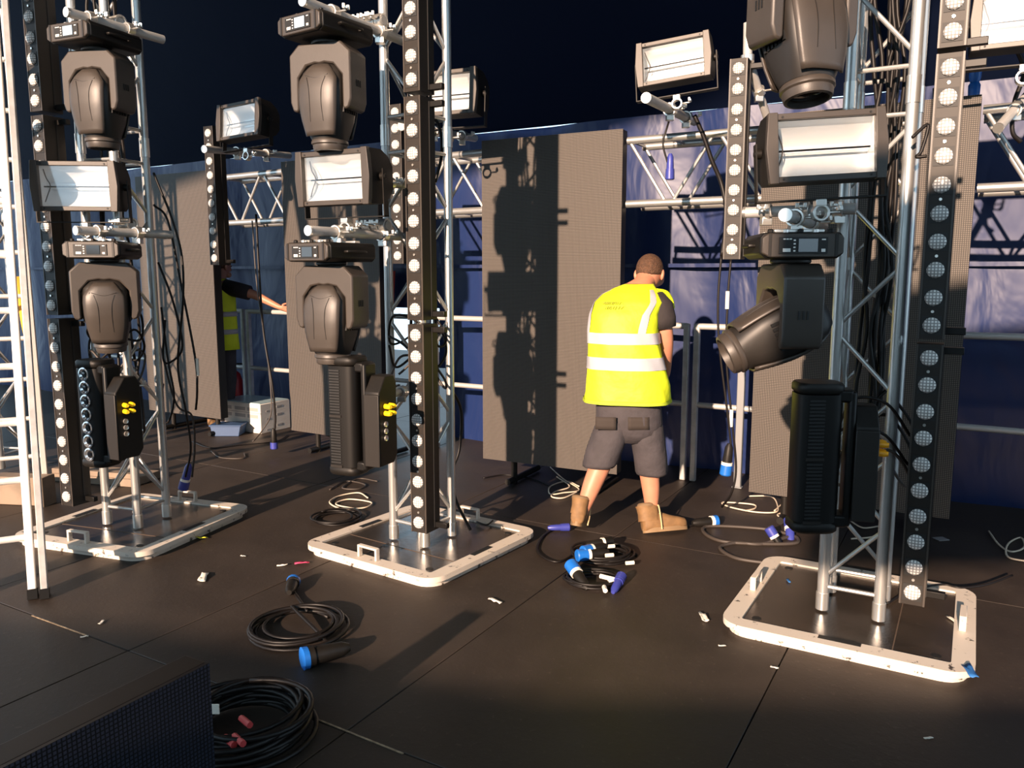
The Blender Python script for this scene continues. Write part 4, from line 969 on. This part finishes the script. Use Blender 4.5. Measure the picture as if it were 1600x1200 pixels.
# boots
def boot_mesh(an, heel, toe, lab):
    an, heel, toe = V(an), V(heel), V(toe); d = (toe - heel); L = d.length; d.normalize(); up = (an - heel); up = (up - d * up.dot(d)).normalized(); sd_ = d.cross(up).normalized()
    def rg(o, a, b, yv, e=2.4): return sup(o, sd_, yv, a, b, 20, e)
    b = MB(); P = lambda f, h: heel + d * (L * f) + up * h
    b.loft([rg(P(-.02, .055), .030, .045, up), rg(P(.02, .06), .042, .055, up), rg(P(.2, .065), .045, .062, up), rg(P(.42, .062), .046, .060, up), rg(P(.62, .052), .050, .047, up), rg(P(.82, .045), .051, .040, up), rg(P(.95, .042), .042, .034, up), rg(P(1.0, .038), .024, .022, up)])
    b.loft([rg(P(.16, .07), .052, .072, d), rg(P(.15, .115), .050, .066, d), rg(P(.14, .15), .054, .068, d), rg(P(.13, .165), .056, .070, d)])
    o = b.build('boot', boot, man, ang=70)
    s = MB(); pl = []
    for k in range(24):
        t = 2 * math.pi * k / 24; f = .5 + .53 * math.cos(t); wv = (.052 if math.cos(t) > -.2 else .045) * math.copysign(abs(math.sin(t)) ** .75, math.sin(t)); pl.append((f, wv))
    s.prism(pl, -.002, .026, lambda f, wv, h: heel + d * (L * f) + sd_ * wv + up * h); s.build('sole', solem, o, ang=40)
    s = MB(); s.lathe([(.05, 0), (.058, .006), (.058, .02), (.05, .028)], P(.13, .155), up, 18); s.build('collar', mat('boot_collar', (.16, .10, .05), .8), o)
    for k in range(3):
        q = P(.36 + .10 * k, .118 - .014 * k); s = MB(); s.path(smooth([q - sd_ * .035 - up * .012, q + up * .004, q + sd_ * .035 - up * .012], 4), .004, 6); s.build('lace', lacem, o)
    q = P(.33, .13); s = MB(); s.path(smooth([q, q + sd_ * .05 + up * .03, q + sd_ * .062 - up * .05, q + sd_ * .06 - up * .118], 6), .0045, 6); s.build('lace_end', lacem, o)
    return o
hR = mp(1007, 828, 4.79); hR.z = .002; tR = mp(1068, 821, 4.86); tR.z = .002; boot_mesh(mp(1018, 800, 4.85), hR, hR + (tR - hR).normalized() * .285, 'R')
hL = mp(900, 834, 4.68); hL.z = .085; tL = hL + V((.05, .25, -.083)); boot_mesh(hL + V((.03, .05, .16)), hL, hL + (tL - hL).normalized() * .275, 'L')
tag(man, 'person in yellow hi-vis vest and dark shorts bending over behind the stage', 'person')

# ---- second worker, mostly hidden behind the left screen
q0 = P0L + e1 * (PW - .54) + e2 * .47
p2 = empty('person', (q0.x, q0.y, 0), R(-35))
J2 = {'pelvis': (V((0, 0, .95)), .13), 'waist': (V((0, 0, 1.1)), .12), 'chest': (V((0, 0, 1.32)), .135), 'upper': (V((0, .02, 1.46)), .10), 'neck': (V((0, .04, 1.55)), .06), 'skull': (V((0, .07, 1.64)), .08), 'crown': (V((0, .08, 1.70)), .08),
      'shR': (V((.18, 0, 1.46)), .068), 'elR': (V((.42, .16, 1.38)), .048), 'wrR': (V((.64, .25, 1.27)), .032), 'haR': (V((.71, .28, 1.24)), (.036, .022)),
      'shL': (V((-.18, 0, 1.46)), .068), 'elL': (V((-.24, .02, 1.18)), .046), 'wrL': (V((-.24, .10, .95)), .032), 'haL': (V((-.24, .12, .88)), (.036, .022)),
      'hiL': (V((-.1, 0, .90)), .10), 'knL': (V((-.11, .01, .50)), .062), 'anL': (V((-.11, -.02, .10)), .042), 'ftL': (V((-.12, .10, .05)), .04),
      'hiR': (V((.1, 0, .90)), .10), 'knR': (V((.11, .01, .50)), .062), 'anR': (V((.11, -.02, .10)), .042), 'ftR': (V((.12, .10, .05)), .04)}
E2_ = [('pelvis', 'waist'), ('waist', 'chest'), ('chest', 'upper'), ('upper', 'neck'), ('neck', 'skull'), ('skull', 'crown'), ('upper', 'shR'), ('shR', 'elR'), ('elR', 'wrR'), ('wrR', 'haR'), ('upper', 'shL'), ('shL', 'elL'), ('elL', 'wrL'), ('wrL', 'haL'), ('pelvis', 'hiL'), ('hiL', 'knL'), ('knL', 'anL'), ('anL', 'ftL'), ('pelvis', 'hiR'), ('hiR', 'knR'), ('knR', 'anR'), ('anR', 'ftR')]
fingers(J2, E2_, 'wrR', 'haR', (.8, .5, -.2), (.1, .2, -.9)); fingers(J2, E2_, 'wrL', 'haL', (0, .2, -1), (0, 1, .1))
b2 = body_mesh('body', J2, E2_, p2); head_extra(p2, V((0, .08, 1.67)), Matrix.Rotation(R(-5), 3, 'X'), b2, hairm)
mb = MB(); mb.loft([sup((0, .0, z), X_, Y_, a, b, 36, 2.5) for z, a, b in ((.82, .235, .165), (1.0, .22, .155), (1.2, .215, .15), (1.38, .215, .15), (1.48, .19, .125), (1.54, .11, .09))], cap=False); v2 = mb.build('vest', yel, p2, ang=180, solid=.006)
for z in (.98, 1.16): mb = MB(); mb.loft([sup((0, 0, z), X_, Y_, .226, .161, 36, 2.5), sup((0, 0, z + .05), X_, Y_, .224, .160, 36, 2.5)], cap=False); mb.build('reflective_band', refl, v2, solid=.002)
limb_sleeve('tee_sleeve', [(.15, 0, 1.46), (.26, .07, 1.43), (.37, .13, 1.40)], [.08, .078, .074], tee, p2); limb_sleeve('tee_sleeve', [(-.17, 0, 1.47), (-.21, .01, 1.34), (-.23, .02, 1.24)], [.08, .076, .07], tee, p2)
mb = MB(); mb.loft([sup((0, 0, z), X_, Y_, a, b, 24, 2.4) for z, a, b in ((1.0, .19, .14), (.9, .20, .145), (.82, .18, .12))])
for s in (-1, 1): mb.loft([sup((s * x, y, z), X_, Y_, a, a * 1.1, 18, 2.2) for x, y, z, a in ((.1, 0, .9, .105), (.105, 0, .7, .095), (.11, .01, .5, .08), (.11, -.01, .3, .072), (.11, -.02, .08, .068))])
mb.build('trousers', navy, p2, ang=180)
for s in (-1, 1):
    mb = MB(); mb.loft([sup((s * .12, y, h), X_, Z, a, b, 14, 2.4) for y, h, a, b in ((-.08, .05, .03, .045), (-.06, .055, .045, .055), (.04, .05, .048, .05), (.14, .038, .048, .036), (.19, .03, .025, .022))]); mb.build('boot', boot, p2, ang=70)
tag(p2, 'person in yellow hi-vis vest hidden behind the left screen, one arm reaching right', 'person')
